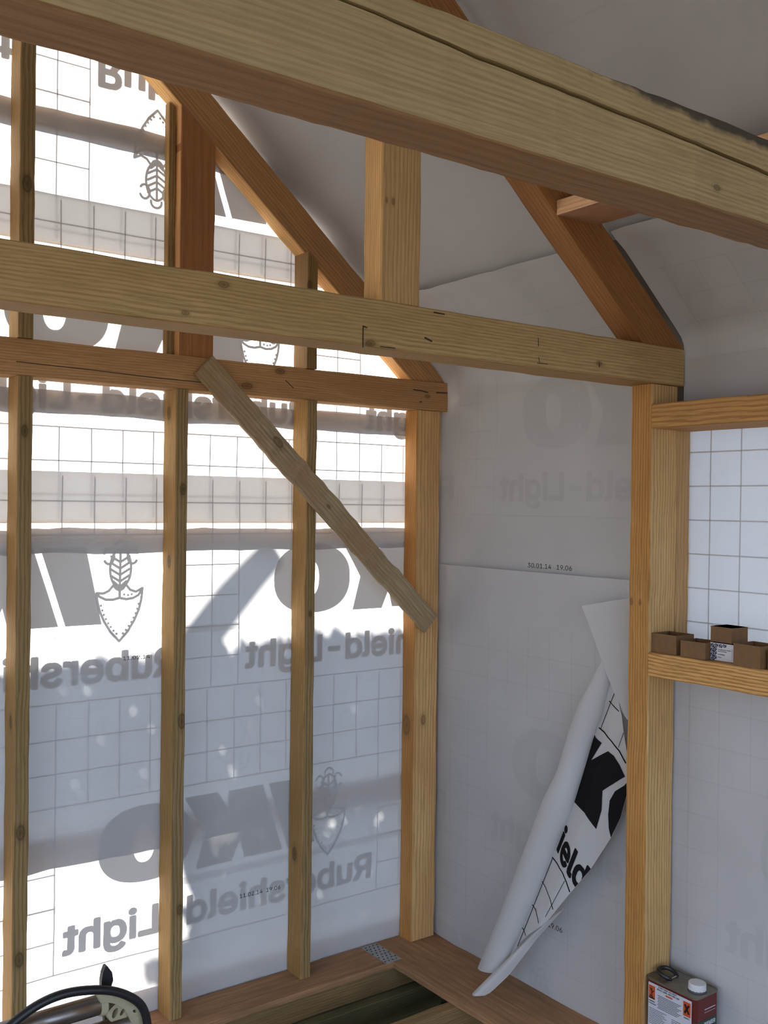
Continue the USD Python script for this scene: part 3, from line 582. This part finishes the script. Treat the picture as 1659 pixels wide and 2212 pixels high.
face_poly = Polygon(list(map(tuple, rollR[1:])) + [(-0.571, 0.151)] + list(map(tuple, edgeP[::-1][1:])))
face_poly = face_poly.buffer(0)
roll_line = LineString(rollR)
def face_x(y, z):
    d = np.array([roll_line.distance(Point(a, b)) for a, b in zip(y, z)])
    return flap_x(z) + 0.010 - 0.016*np.sin(np.clip(d/0.16, 0, 1)*math.pi*0.9) + 0.022*np.clip((d-0.06)/0.14, 0, 1)
FS = Surface(lambda y, z, off: np.stack([face_x(y, z)+off, y, z], -1))
put('printed_face', FS.mesh_of(face_poly.union(LineString(rollR[1:]).buffer(0.012)), 0.02, 0.0), MEMBRANE, flap, smooth=True)
K = Polygon([(-0.845, 0.902), (-0.862, 0.877), (-0.894, 0.868), (-0.853, 0.808), (-0.923, 0.85), (-0.943, 0.840), (-0.961, 0.817), (-0.976, 0.786), (-0.908, 0.732), (-0.906, 0.675), (-0.889, 0.615), (-0.846, 0.653), (-0.786, 0.671), (-0.76, 0.66), (-0.80, 0.75)])
O = Polygon([(-0.985, 0.775), (-0.973, 0.759), (-0.947, 0.738), (-0.931, 0.708), (-0.926, 0.666), (-0.927, 0.625), (-0.932, 0.598), (-0.95, 0.62), (-0.975, 0.70), (-0.99, 0.75)])
te = flat_text('ield', 0.086, 1.0)
ex, ez = np.array([-0.104, -0.100]), np.array([-0.030, 0.076])/0.086
te = affinity.affine_transform(te, [ex[0], ez[0], ex[1], ez[1], -0.733, 0.514])
te = te.buffer(0.0016).intersection(face_poly)
tag(put('printed_lettering', FS.mesh_of(unary_union([K.intersection(face_poly.buffer(0.012)), O.intersection(face_poly), te]), 0.02, -0.0014), INK_SOLID, flap), 'bold black printed letters')
fl = [([(-0.873, 0.908), (-0.9, 0.901), (-0.932, 0.882), (-0.96, 0.857), (-0.979, 0.825)], .004), ([(-0.931, 1.029), (-0.882, 0.906)], .0025), ([(-0.907, 0.992), (-0.955, 0.971)], .0028), ([(-0.973, 0.913), (-0.957, 0.867)], .0016),
      ([(-0.705, 0.486), (-0.742, 0.473), (-0.773, 0.454), (-0.788, 0.431), (-0.8, 0.404)], .004), ([(-0.716, 0.478), (-0.591, 0.168)], .0028), ([(-0.673, 0.399), (-0.7, 0.387), (-0.727, 0.363), (-0.741, 0.334)], .003),
      ([(-0.782, 0.433), (-0.712, 0.302)], .0018), ([(-0.638, 0.316), (-0.662, 0.307), (-0.676, 0.29), (-0.685, 0.274)], .003), ([(-0.603, 0.232), (-0.617, 0.224), (-0.628, 0.214)], .003)]
tag(put('printed_grid', FS.mesh_of(unary_union([LineString(l).buffer(w/2, cap_style='flat') for l, w in fl]).intersection(face_poly.buffer(0.004)), 0.02, -0.0012), INK_SOLID, flap), kind='stuff')
tl = np.array([(-0.072, -0.713, 0.282), (-0.080, -0.645, 0.221), (-0.100, -0.585, 0.150), (-0.130, -0.535, 0.082), (-0.188, -0.490, 0.006)])
tr = np.array([(-0.074, -0.775, 0.346), (-0.082, -0.665, 0.213), (-0.110, -0.575, 0.075), (-0.150, -0.535, 0.016), (-0.165, -0.524, 0.006)])
A1, B1 = resample(tl, 24), resample(tr, 24)
rows = []
for i in range(24):
    rows.append([A1[i]*(1-t)+B1[i]*t - np.array([0.018*math.sin(math.pi*t), 0, 0]) for t in np.linspace(0, 1, 10)])
put('folded_tongue', grid_mesh(np.array(rows)), MEMBRANE, flap, smooth=True)
tri_l = np.array([(-0.839, 1.268), (-0.872, 1.184), (-0.909, 1.08), (-0.957, 0.966), (-0.972, 0.95)])
tri_r = np.array([(-1.03, 1.312), (-1.03, 1.2), (-1.02, 1.1), (-1.0, 1.0), (-0.985, 0.95)])
A1, B1 = resample(tri_l, 24), resample(tri_r, 24); rows = []
for i in range(24):
    rows.append([(-0.012 - (0.075-0.05*i/23)*(1-t) - 0.014*math.sin(math.pi*t), *(A1[i]*(1-t)+B1[i]*t)) for t in np.linspace(0, 1, 10)])
put('turned_corner', grid_mesh(np.array(rows)), MEMBRANE, flap, smooth=True)

# ------------------------------------------------------------------ small cardboard boxes on the sill
CARD = simple('cardboard', (0.23, 0.125, 0.052), 0.85, noise=0.15, scale=60)
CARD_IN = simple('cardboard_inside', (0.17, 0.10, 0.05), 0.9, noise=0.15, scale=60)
PAPER = simple('white_paper', (0.72, 0.72, 0.74), 0.7)
BLUEBLACK = simple('print_navy', (0.035, 0.035, 0.07), 0.7)
SILL = 1.1664
def tray(name, label, cx, cy, w, d, h, rot, z=SILL, closed=False, mat=None, group=None):
    """Open card tray: w along y, d along x."""
    t = thing(name, label, 'box', (cx, cy, z), group, rotz=rot)
    c = 0.0016
    if closed:
        b = to_man(trimesh.creation.box((d, w, h)))
        q = b.translate((0, 0, h/2)); put('body', q, mat or CARD, t)
        lip = trimesh.creation.box((d+0.0016, w+0.0016, h*0.04)); lip.apply_translation((0, 0, h*0.98)); put('lid_edge', lip, mat or CARD, t)
    else:
        for nm, sx, sy, px, py in (('side', c, w, -d/2+c/2, 0), ('side', c, w, d/2-c/2, 0), ('end', d-2*c, c, 0, -w/2+c/2), ('end', d-2*c, c, 0, w/2-c/2)):
            m = trimesh.creation.box((sx, sy, h)); m.apply_translation((px, py, h/2)); put(nm, m, CARD, t)
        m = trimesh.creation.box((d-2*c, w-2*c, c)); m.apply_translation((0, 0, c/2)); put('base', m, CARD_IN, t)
    return t
tray('cardboard_tray', 'open brown cardboard tray at the left end of the sill, against the post', -0.062, -1.147, 0.083, 0.076, 0.052, 0, group='cardboard trays on the sill')
tray('cardboard_tray', 'smaller open brown tray, second from the left on the sill', -0.069, -1.243, 0.075, 0.072, 0.044, 3, group='cardboard trays on the sill')
wb = tray('printed_box', 'small white printed box under a brown box on the sill', -0.047, -1.318, 0.072, 0.066, 0.0455, 0, closed=True, mat=PAPER)
pr = []
def onface(g, depth=0.0005): 
    m = trimesh.creation.extrude_polygon(g, depth, engine='earcut'); v = m.vertices
    return trimesh.Trimesh(np.c_[-0.0332-v[:, 2], -v[:, 0], v[:, 1]], m.faces, process=False)
for i, (a, b) in enumerate([(-0.030, 0.038), (-0.018, 0.041), (-0.006, 0.038), (0.006, 0.041), (-0.031, 0.026), (-0.031, 0.014), (-0.029, 0.003), (-0.022, 0.0305), (-0.0225, 0.020), (-0.0225, 0.0085)]):
    ring = Point(a, b).buffer(0.0052).difference(Point(a, b).buffer(0.0036)).union(LineString([(a-.003, b+.003), (a+.003, b-.003)]).buffer(0.0013)) 
    ring = ring.intersection(sbox(-0.036, 0.0, 0.036, 0.0455))
    pr += [onface(g) for g in getattr(ring, 'geoms', [ring]) if g.area > 1e-7]
tag(put('printed_pattern', trimesh.util.concatenate(pr), BLUEBLACK, wb), 'navy ring pattern')
lbm = trimesh.creation.box((0.0008, 0.045, 0.030)); lbm.apply_translation((-0.0339, -0.006, 0.019)); put('label', lbm, PAPER, wb)
txt = []
for s, zz, hh in (('STAINLESS STEEL', 0.0275, 0.0028), ('WOODSCREWS', 0.0235, 0.0022), ('4.0x60mm', 0.015, 0.0036), ('POZI', 0.008, 0.0026)):
    g = affinity.translate(flat_text(s, hh, min(0.040, 0.0026*len(s))), -0.013, zz)
    txt += [onface(q, 0.0014) for q in getattr(g, 'geoms', [g]) if q.area > 1e-9]
put('label_text', trimesh.util.concatenate(txt), BLUEBLACK, wb)
tray('cardboard_box', 'brown cardboard box lying upside down on the white printed box', -0.044, -1.312, 0.066, 0.064, 0.040, -4, z=SILL+0.0472, closed=True)
tray('cardboard_tray', 'open brown tray in front of the white printed box, third tray from the left', -0.077, -1.415, 0.080, 0.078, 0.056, -4, group='cardboard trays on the sill')
tray('cardboard_tray', 'brown tray cut by the right edge of the view on the sill', -0.066, -1.503, 0.080, 0.076, 0.050, 0, group='cardboard trays on the sill')

# ------------------------------------------------------------------ metal can by the post
can = thing('metal_can', 'rectangular five litre metal can with white screw cap at the foot of the right-hand post', 'can', (-0.062, -1.194, 0.001))
TIN = simple('tin_top', (0.30, 0.27, 0.21), 0.42, 0.7, noise=0.3, scale=30)
RED = simple('can_red', (0.13, 0.016, 0.012), 0.35)
WHITE = simple('label_white', (0.62, 0.63, 0.68), 0.5)
ORANGE = simple('hazard_orange', (0.60, 0.085, 0.02), 0.5)
GREEN = simple('band_green', (0.02, 0.06, 0.04), 0.4)
BLACK = simple('black_plastic', (0.012, 0.012, 0.013), 0.4)
CAPW = simple('cap_white', (0.72, 0.72, 0.73), 0.45)
def rrect(w, d, r): return sbox(-w/2+r, -d/2+r, w/2-r, d/2-r).buffer(r, quad_segs=6)
HC = 0.277; CW, CD = 0.101, 0.162
body = trimesh.creation.extrude_polygon(rrect(CW, CD, 0.014), HC, engine='earcut'); put('body', body, RED, can, smooth=35)
rim = trimesh.creation.extrude_polygon(rrect(CW+0.003, CD+0.003, 0.015).difference(rrect(CW-0.005, CD-0.005, 0.012)), 0.005, engine='earcut'); rim.apply_translation((0, 0, HC-0.002)); put('rim', rim, TIN, can, smooth=35)
top = trimesh.creation.extrude_polygon(rrect(CW-0.004, CD-0.004, 0.0125), 0.0012, engine='earcut'); top.apply_translation((0, 0, HC)); put('top', top, TIN, can)
lab = cuboid((-CW/2-0.0006, -CW/2), (-CD/2+0.012, CD/2-0.010), (0.01, HC-0.008)); put('label', lab, WHITE, can)
LX0 = -CW/2-0.0006
def canface(g, depth=0.0004, face='x'):
    out = []
    for q in getattr(g, 'geoms', [g]):
        if q.area < 1e-9: continue
        m = trimesh.creation.extrude_polygon(q, depth, engine='earcut'); v = m.vertices
        out.append(trimesh.Trimesh(np.c_[LX0-v[:, 2], -v[:, 0], v[:, 1]] if face == 'x' else np.c_[v[:, 0], -CD/2-v[:, 2], v[:, 1]], m.faces, process=False))
    return out
# label coordinates: a runs toward the viewer (right in view), b is height; squares with symbols
for q_ in (sbox(-0.069, 0.226, -0.049, 0.262), sbox(0.043, 0.224, 0.066, 0.262), sbox(-0.014, 0.2495, 0.008, 0.2535)): put('hazard_square', canface(q_)[0], ORANGE, can)
xs = unary_union([LineString([(0.048, 0.232), (0.061, 0.255)]).buffer(0.0026, cap_style='flat'), LineString([(0.061, 0.232), (0.048, 0.255)]).buffer(0.0026, cap_style='flat')])
tree_sym = unary_union([sbox(-0.068, 0.227, -0.050, 0.230), LineString([(-0.059, 0.229), (-0.059, 0.255)]).buffer(0.001), LineString([(-0.059, 0.247), (-0.064, 0.254)]).buffer(0.001), LineString([(-0.059, 0.243), (-0.053, 0.249)]).buffer(0.001), LineString([(-0.066, 0.232), (-0.061, 0.235), (-0.056, 0.231)]).buffer(0.0012)])
put('hazard_symbol', canface(xs, 0.0009)[0], BLACK, can); put('hazard_symbol', trimesh.util.concatenate(canface(tree_sym, 0.0009)), BLACK, can)
txt = []
for s, a, b, h, w in (('CONTAINS SOLVENT', -0.038, 0.2635, 0.004, 0.06), ('READ LABEL BEFORE USE', -0.042, 0.2570, 0.004, 0.072), ('HARMFUL', 0.045, 0.2175, 0.003, 0.018), ('DANGEROUS', -0.069, 0.2185, 0.003, 0.020), ('FOR THE ENVIRONMENT', -0.069, 0.2125, 0.0022, 0.024)):
    txt += canface(affinity.translate(flat_text(s, h, w), a, b), 0.0006)
for i in range(9):
    ln = -0.040+0.002*(i % 2); txt += canface(sbox(ln, 0.2425-i*0.0042, 0.036-0.006*((i*7) % 3), 0.2440-i*0.0042), 0.0005)
for i in range(10): txt += canface(sbox(-0.068, 0.200-i*0.0045, -0.01-0.006*((i*5) % 3), 0.2012-i*0.0045), 0.0005)
for i in range(10): txt += canface(sbox(0.006, 0.196-i*0.0045, 0.062-0.007*((i*5) % 3), 0.1972-i*0.0045), 0.0005)
put('label_text', trimesh.util.concatenate(txt), simple('label_ink', (0.12, 0.12, 0.14), 0.6), can)
gb = trimesh.creation.extrude_polygon(rrect(CW+0.0008, CD+0.0008, 0.0144).difference(rrect(CW-0.004, CD-0.004, 0.012)), 0.025, engine='earcut'); gb.apply_translation((0, 0, 0.190)); put('green_band', gb, GREEN, can, smooth=35)
t2 = canface(affinity.translate(flat_text('PREMIER', 0.010, 0.048), -0.014, 0.198), 0.001, 'y') + canface(sbox(-0.012, 0.2405, 0.034, 0.2425), 0.0006, 'y') + canface(affinity.translate(flat_text('wood', 0.015, 0.046), -0.008, 0.168), 0.001, 'y') + canface(sbox(-0.012, 0.2330, 0.034, 0.2338), 0.0006, 'y')
tag(put('brand_text', trimesh.util.concatenate(t2), WHITE, can), 'white lettering on the red side', kind='stuff')
put('orange_disc', trimesh.util.concatenate(canface(affinity.translate(affinity.scale(Point(0, 0).buffer(0.030), 1.1, 0.9), 0.012, 0.166).intersection(sbox(-0.037, 0.1, 0.037, 0.189)), 0.0005, 'y')), simple('disc_orange', (0.30, 0.05, 0.02), 0.45), can)
def lathe(profile, n=32):
    return trimesh.creation.revolve(np.array(profile), sections=n)
capp = lathe([(0, 0), (0.0235, 0), (0.0235, 0.003), (0.0225, 0.004), (0.0230, 0.0145), (0.0215, 0.0165), (0.0, 0.0165)])
for m, nm, mt in ((capp, 'screw_cap', CAPW),):
    a = np.arctan2(m.vertices[:, 1], m.vertices[:, 0]); r = 1+0.02*(np.cos(a*16) > 0)*(np.hypot(m.vertices[:, 0], m.vertices[:, 1]) > 0.019); m.vertices[:, :2] *= r[:, None]
    m.apply_translation((-0.002, -0.050, HC+0.006)); put(nm, m, mt, can, smooth=40)
neck = lathe([(0, 0), (0.0235, 0), (0.0245, 0.002), (0.0235, 0.0062), (0, 0.0062)]); neck.apply_translation((-0.002, -0.050, HC+0.0008)); put('cap_collar', neck, simple('collar_grey', (0.12, 0.12, 0.125), 0.5), can, smooth=40)
def tube(path, r, n=10, closed=False):
    path = np.asarray(path, float); rr = np.broadcast_to(r, len(path))
    rings = []
    up = np.array([0, 0, 1.0])
    for i in range(len(path)):
        d = path[min(i+1, len(path)-1)]-path[max(i-1, 0)]; d /= np.linalg.norm(d)
        s = np.cross(d, up); s = s/np.linalg.norm(s) if np.linalg.norm(s) > 1e-4 else np.array([1.0, 0, 0]); t = np.cross(s, d)
        rings.append([path[i]+rr[i]*(s*math.cos(a)+t*math.sin(a)) for a in np.linspace(0, 2*math.pi, n, endpoint=False)])
    v = np.array(rings).reshape(-1, 3); f = []
    for i in range(len(path)-1):
        for k in range(n):
            a, b = i*n+k, i*n+(k+1) % n; f += [(a, a+n, b+n), (a, b+n, b)]
    c0, c1 = len(v), len(v)+1; v = np.vstack([v, path[0], path[-1]])
    for k in range(n): f += [(c0, k, (k+1) % n), (c1, (len(path)-1)*n+(k+1) % n, (len(path)-1)*n+k)]
    m = trimesh.Trimesh(v, f, process=False)
    return m
def smooth_path(p, n=40):
    from scipy.interpolate import CubicSpline
    p = np.asarray(p, float); d = np.r_[0, np.cumsum(np.linalg.norm(np.diff(p, axis=0), axis=1))]
    return CubicSpline(d, p)(np.linspace(0, d[-1], n))
hp = smooth_path([(-0.012, 0.028, HC+0.002), (-0.022, 0.034, HC+0.008), (-0.027, 0.045, HC+0.013), (-0.020, 0.063, HC+0.016), (0.0, 0.067, HC+0.017), (0.016, 0.056, HC+0.015), (0.020, 0.040, HC+0.010), (0.018, 0.030, HC+0.002)], 36)
put('handle', tube(hp, 0.0058, 8), BLACK, can, smooth=40)
wire = tube([(-0.012, 0.028, HC+0.004), (0.018, 0.030, HC+0.004)], 0.0016, 8); put('handle_wire', wire, GALV, can, smooth=40)

# ------------------------------------------------------------------ sliding mitre saw (rails, cast bracket, cable) in the near left corner, on a trestle bench
BX, BY, BZ = -1.95, -1.40, 0.66
bench = thing('work_bench', 'plain work bench under the mitre saw, below the frame', 'bench', (BX, BY, -0.235))
BW = PLY()
b0 = trimesh.creation.box((0.52, 0.34, 0.03)); b0.apply_translation((0, 0, BZ-0.015+0.235)); put('bench_top', b0, BW, bench)
for sx in (-1, 1):
    for sy in (-1, 1):
        lg = trimesh.creation.box((0.05, 0.05, BZ-0.03+0.235)); lg.apply_translation((sx*0.2, sy*0.12, (BZ-0.03+0.235)/2)); put('leg', lg, BW, bench)
saw = thing('mitre_saw', 'sliding mitre saw with rusty chrome rails, cream cast bracket and black cable', 'saw', (-1.74, -1.36, BZ+0.002))
def sawn_noise(): pass
CHROME = usdkit.material(stage, '/World/Looks/rusty_chrome', {
    'tc': ('texture_coordinate', {}), 'm': ('mapping', {'scale': (14, 60, 60)}), 'n': ('noise_texture', {'scale': 1.0, 'detail': 5.0}), 'r': ('rgb_ramp', {'ramp': [(0.35, (0.30, 0.30, 0.31)), (0.6, (0.16, 0.11, 0.07)), (0.75, (0.15, 0.075, 0.03))]}),
    'rr': ('map_range', {'from_min': 0.35, 'from_max': 0.7, 'to_min': 0.22, 'to_max': 0.6, 'clamp': True}), 'p': ('principled_bsdf', {'metallic': 0.85})},
    [('tc.object', 'm.vector'), ('m.vector', 'n.vector'), ('n.fac', 'r.fac'), ('n.fac', 'rr.value'), ('r.color', 'p.base_color'), ('rr.result', 'p.roughness')], surface='p.BSDF')
CREAM = simple('cast_cream', (0.42, 0.39, 0.26), 0.55, second=(0.30, 0.25, 0.15), scale=30)
def rail(y, z, x0, x1):
    m = trimesh.creation.cylinder(0.0152, x1-x0, sections=28); m.apply_transform(trimesh.transformations.rotation_matrix(math.pi/2, (0, 1, 0))); m.apply_translation(((x0+x1)/2, y, z)); return m
put('slide_rail', rail(0.0, 0.108, -0.36, 0.0), CHROME, saw, smooth=40)
put('slide_rail', rail(-0.004, 0.066, -0.36, 0.036), CHROME, saw, smooth=40)
def upright(poly, th, y0):
    m = trimesh.creation.extrude_polygon(poly, th, engine='earcut'); m.apply_transform(np.array([[1, 0, 0, 0], [0, 0, -1, y0], [0, 1, 0, 0], [0, 0, 0, 1.0]])); return m
band = Polygon([(-0.016, 0.127), (-0.011, 0.132), (-0.002, 0.131), (0.015, 0.125), (0.030, 0.114), (0.040, 0.106), (0.055, 0.088), (0.063, 0.074), (0.067, 0.055), (0.067, 0.0), (0.043, 0.0), (0.043, 0.055), (0.040, 0.066), (0.033, 0.083), (0.025, 0.099), (0.011, 0.111), (-0.006, 0.119), (-0.014, 0.120)]).buffer(0.0012)
band = band.difference(affinity.rotate(affinity.scale(Point(0.041, 0.090).buffer(0.0022), 1.5, 1), -40))
put('cast_bracket', upright(band, 0.022, 0.004), CREAM, saw, smooth=30)
webp = Polygon([(0.000, 0.095), (0.006, 0.100), (0.014, 0.105), (0.026, 0.101), (0.034, 0.088), (0.026, 0.074), (0.012, 0.076), (0.004, 0.084)]).buffer(0.0015).difference(affinity.rotate(affinity.scale(Point(0.012, 0.092).buffer(0.0042), 1, 1.9), -25)).difference(affinity.rotate(affinity.scale(Point(0.024, 0.090).buffer(0.003), 1, 1.9), -35))
put('bracket_web', upright(webp, 0.012, 0.002), CREAM, saw, smooth=30)
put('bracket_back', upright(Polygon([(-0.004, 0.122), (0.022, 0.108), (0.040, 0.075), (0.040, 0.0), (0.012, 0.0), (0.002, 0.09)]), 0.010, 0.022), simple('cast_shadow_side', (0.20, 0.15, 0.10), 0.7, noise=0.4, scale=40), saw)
clampb = lathe([(0, 0), (0.0175, 0), (0.018, 0.010), (0.016, 0.012), (0, 0.012)]); clampb.apply_transform(trimesh.transformations.rotation_matrix(math.pi/2, (0, 1, 0))); clampb.apply_translation((-0.012, 0.0, 0.108)); put('rail_boss', clampb, CREAM, saw, smooth=40)
kn = Polygon([(-0.009, 0.126), (-0.009, 0.146), (-0.007, 0.158), (-0.003, 0.168), (0.000, 0.168), (0.008, 0.156), (0.010, 0.143), (0.004, 0.126)])
put('knob', upright(kn, 0.010, 0.004), BLACK, saw)
put('power_cable', tube(smooth_path([(-0.30, -0.03, 0.03), (-0.22, -0.03, 0.095), (-0.165, -0.03, 0.125), (-0.141, -0.03, 0.139), (-0.11, -0.03, 0.151), (-0.075, -0.03, 0.155), (-0.038, -0.03, 0.150), (-0.002, -0.03, 0.139), (0.027, -0.03, 0.122), (0.047, -0.03, 0.102), (0.056, -0.03, 0.078), (0.060, -0.03, 0.03)], 60), 0.0068, 12), BLACK, saw, smooth=40)
base = cuboid((-0.38, 0.085), (-0.10, 0.08), (0.0, 0.022)); put('saw_base', base, simple('cast_grey', (0.20, 0.20, 0.19), 0.5, 0.3), saw)
end = cuboid((-0.385, -0.355), (-0.05, 0.02), (0.021, 0.135)); put('rear_bracket', end, CREAM, saw)

# ------------------------------------------------------------------ outside: cladding battens, plinth, shade tree
BATT = lambda: wood((0.40, 0.28, 0.15), (0.26, 0.17, 0.08), ring=40)
bm = BATT()
for z0, z1, lab in ((2.622, 2.680, 'horizontal cladding batten outside the peak, dark band through the membrane above the middle beam'), (2.225, 2.275, 'horizontal cladding batten outside, hidden behind the middle truss beam'),
                    (1.826, 1.876, 'horizontal cladding batten outside, dark band just under the gable beam'), (1.428, 1.480, 'horizontal cladding batten outside, dark band at the level where the brace crosses the third stud'),
                    (0.515, 0.595, 'wide cladding batten outside, slanting dark band across the lowest giant letters')):
    half = 0.0 if z1 < 2.1 else (z1-2.10)/RS + 0.08
    timber('cladding_batten', lab, 'batten', (max(-3.42, -3.4+half), -half), (0.0215, 0.0465), (z0+0.013, z1+0.013), 'x', bm, group='outside cladding battens', chamfer=0.002, rough=0.0012)
timber('corner_board', 'upright board outside the gable at the far right corner', 'board', (0.021, 0.115), (0.0215, 0.0465), (-0.2, 2.0), 'z', bm)
timber('plinth_board', 'board along the outside foot of the gable, grey band at the bottom of the membrane', 'board', (-3.42, 0.02), (0.0215, 0.0465), (-0.2, 0.088), 'x', bm)
S = _s
def shade_point(x, z, dist): return np.array([x, 0.0, z]) + S*dist
rs = np.random.RandomState(5)
tree = thing('garden_tree', 'leafy tree outside the gable whose shade falls on the lower membrane', 'tree', (-0.9, 2.3, -0.31))
LEAF = usdkit.material(stage, '/World/Looks/leaf', {'d': ('diffuse_bsdf', {'color': (0.06, 0.10, 0.03)}), 't': ('translucent_bsdf', {'color': (0.10, 0.16, 0.03)}), 'x': ('mix_closure', {'fac': 0.3})}, [('d.BSDF', 'x.closure1'), ('t.BSDF', 'x.closure2')], surface='x.closure')
BARK = simple('bark', (0.10, 0.075, 0.05), 0.9, noise=0.4, scale=30)
T0 = np.array([-0.9, 2.3, -0.31])
lv, lf = [], []
def leaf_cloud(cx, cz, rx, rz, dist, n, spread):
    for _ in range(n):
        u = rs.uniform(-1, 1, 2)
        c = shade_point(cx+u[0]*rx, cz+u[1]*rz, dist+rs.uniform(-spread, spread))
        a = rs.randn(3); a /= np.linalg.norm(a); b = np.cross(a, rs.randn(3)); b /= np.linalg.norm(b)
        k = len(lv); s = rs.uniform(0.03, 0.055)
        for p in (c-a*s, c+b*s*0.5, c+a*s, c-b*s*0.5): lv.append(p-T0)
        lf.append((k, k+1, k+2, k+3))
def leaves(n, zlo, zhi, keep, dist=2.7, spread=0.3):
    for _ in range(n):
        x, z = rs.uniform(-2.6, 0.25), rs.uniform(zlo, zhi)
        if not keep(x, z): continue
        c = shade_point(x, z, dist+rs.uniform(-spread, spread))
        a = rs.randn(3); a /= np.linalg.norm(a); b = np.cross(a, rs.randn(3)); b /= np.linalg.norm(b)
        k = len(lv); s = rs.uniform(0.028, 0.05)
        for p in (c-a*s, c+b*s*0.5, c+a*s, c-b*s*0.5): lv.append(p-T0)
        lf.append((k, k+1, k+2, k+3))
hole = lambda x, z: (x+0.30)**2/0.06 + (z-0.46)**2/0.004 > 1 or rs.rand() < 0.45
leaves(8000, 0.66, 1.10, lambda x, z: z < 1.072+0.012*math.sin(x*9)+0.03*(x+1))
leaves(13000, -0.05, 0.66, lambda x, z: (x > -0.78-(0.45-z)*0.75+0.05*math.sin(z*40) or z > 0.58) and hole(x, z))
tag(put('foliage', (np.array(lv), np.array(lf)), LEAF, tree), kind='stuff')
k0 = shade_point(-0.9, 0.7, 2.7)
trunk = tube(smooth_path([(0, 0, 0), (0.05, 0.02, 1.0), tuple(k0-T0-np.array((0, 0, 0.3))), tuple(k0-T0+np.array((0.05, 0, 0.4)))], 20), np.linspace(0.09, 0.05, 20), 12); put('trunk', trunk, BARK, tree, smooth=40)
limb = tube([shade_point(-1.00, 1.02, 2.7)-T0, shade_point(-0.80, 1.24, 2.7)-T0, shade_point(-0.64, 1.40, 2.7)-T0], [0.052, 0.048, 0.040], 10); put('limb', limb, BARK, tree, smooth=40)

hx, hz = np.meshgrid(np.linspace(-9, 8, 110), np.linspace(-0.31, 3.45, 30), indexing='ij')
hn = meshkit.fbm(np.stack([hx*1.6, hx*0, hz*1.6], -1), 4, 71)
front = np.stack([hx, 5.2 - 0.9*hn, hz + (hz > 3.2)*0.5*hn], -1)
nh = hx.size; hidx = np.arange(nh).reshape(hx.shape)
back = np.stack([hx, 6.4 + 0*hx, hz], -1)
hf = np.stack([hidx[:-1, :-1], hidx[1:, :-1], hidx[1:, 1:], hidx[:-1, 1:]], -1).reshape(-1, 4)
capf = np.stack([hidx[:-1, -1], hidx[1:, -1], hidx[1:, -1]+nh, hidx[:-1, -1]+nh], -1)
hv = np.concatenate([front.reshape(-1, 3), back.reshape(-1, 3)]); hv[:, 2] -= -0.31; hv[:, 1] -= 5.2
hedge = thing('garden_hedge', 'dark clipped hedge across the garden behind the gable', 'hedge', (0, 5.2, -0.31))
tag(put('foliage', (hv, np.concatenate([hf, hf[:, ::-1]+nh, capf])), simple('hedge_green', (0.022, 0.034, 0.013), 0.9, noise=0.5, scale=14), hedge, smooth=True), kind='stuff')
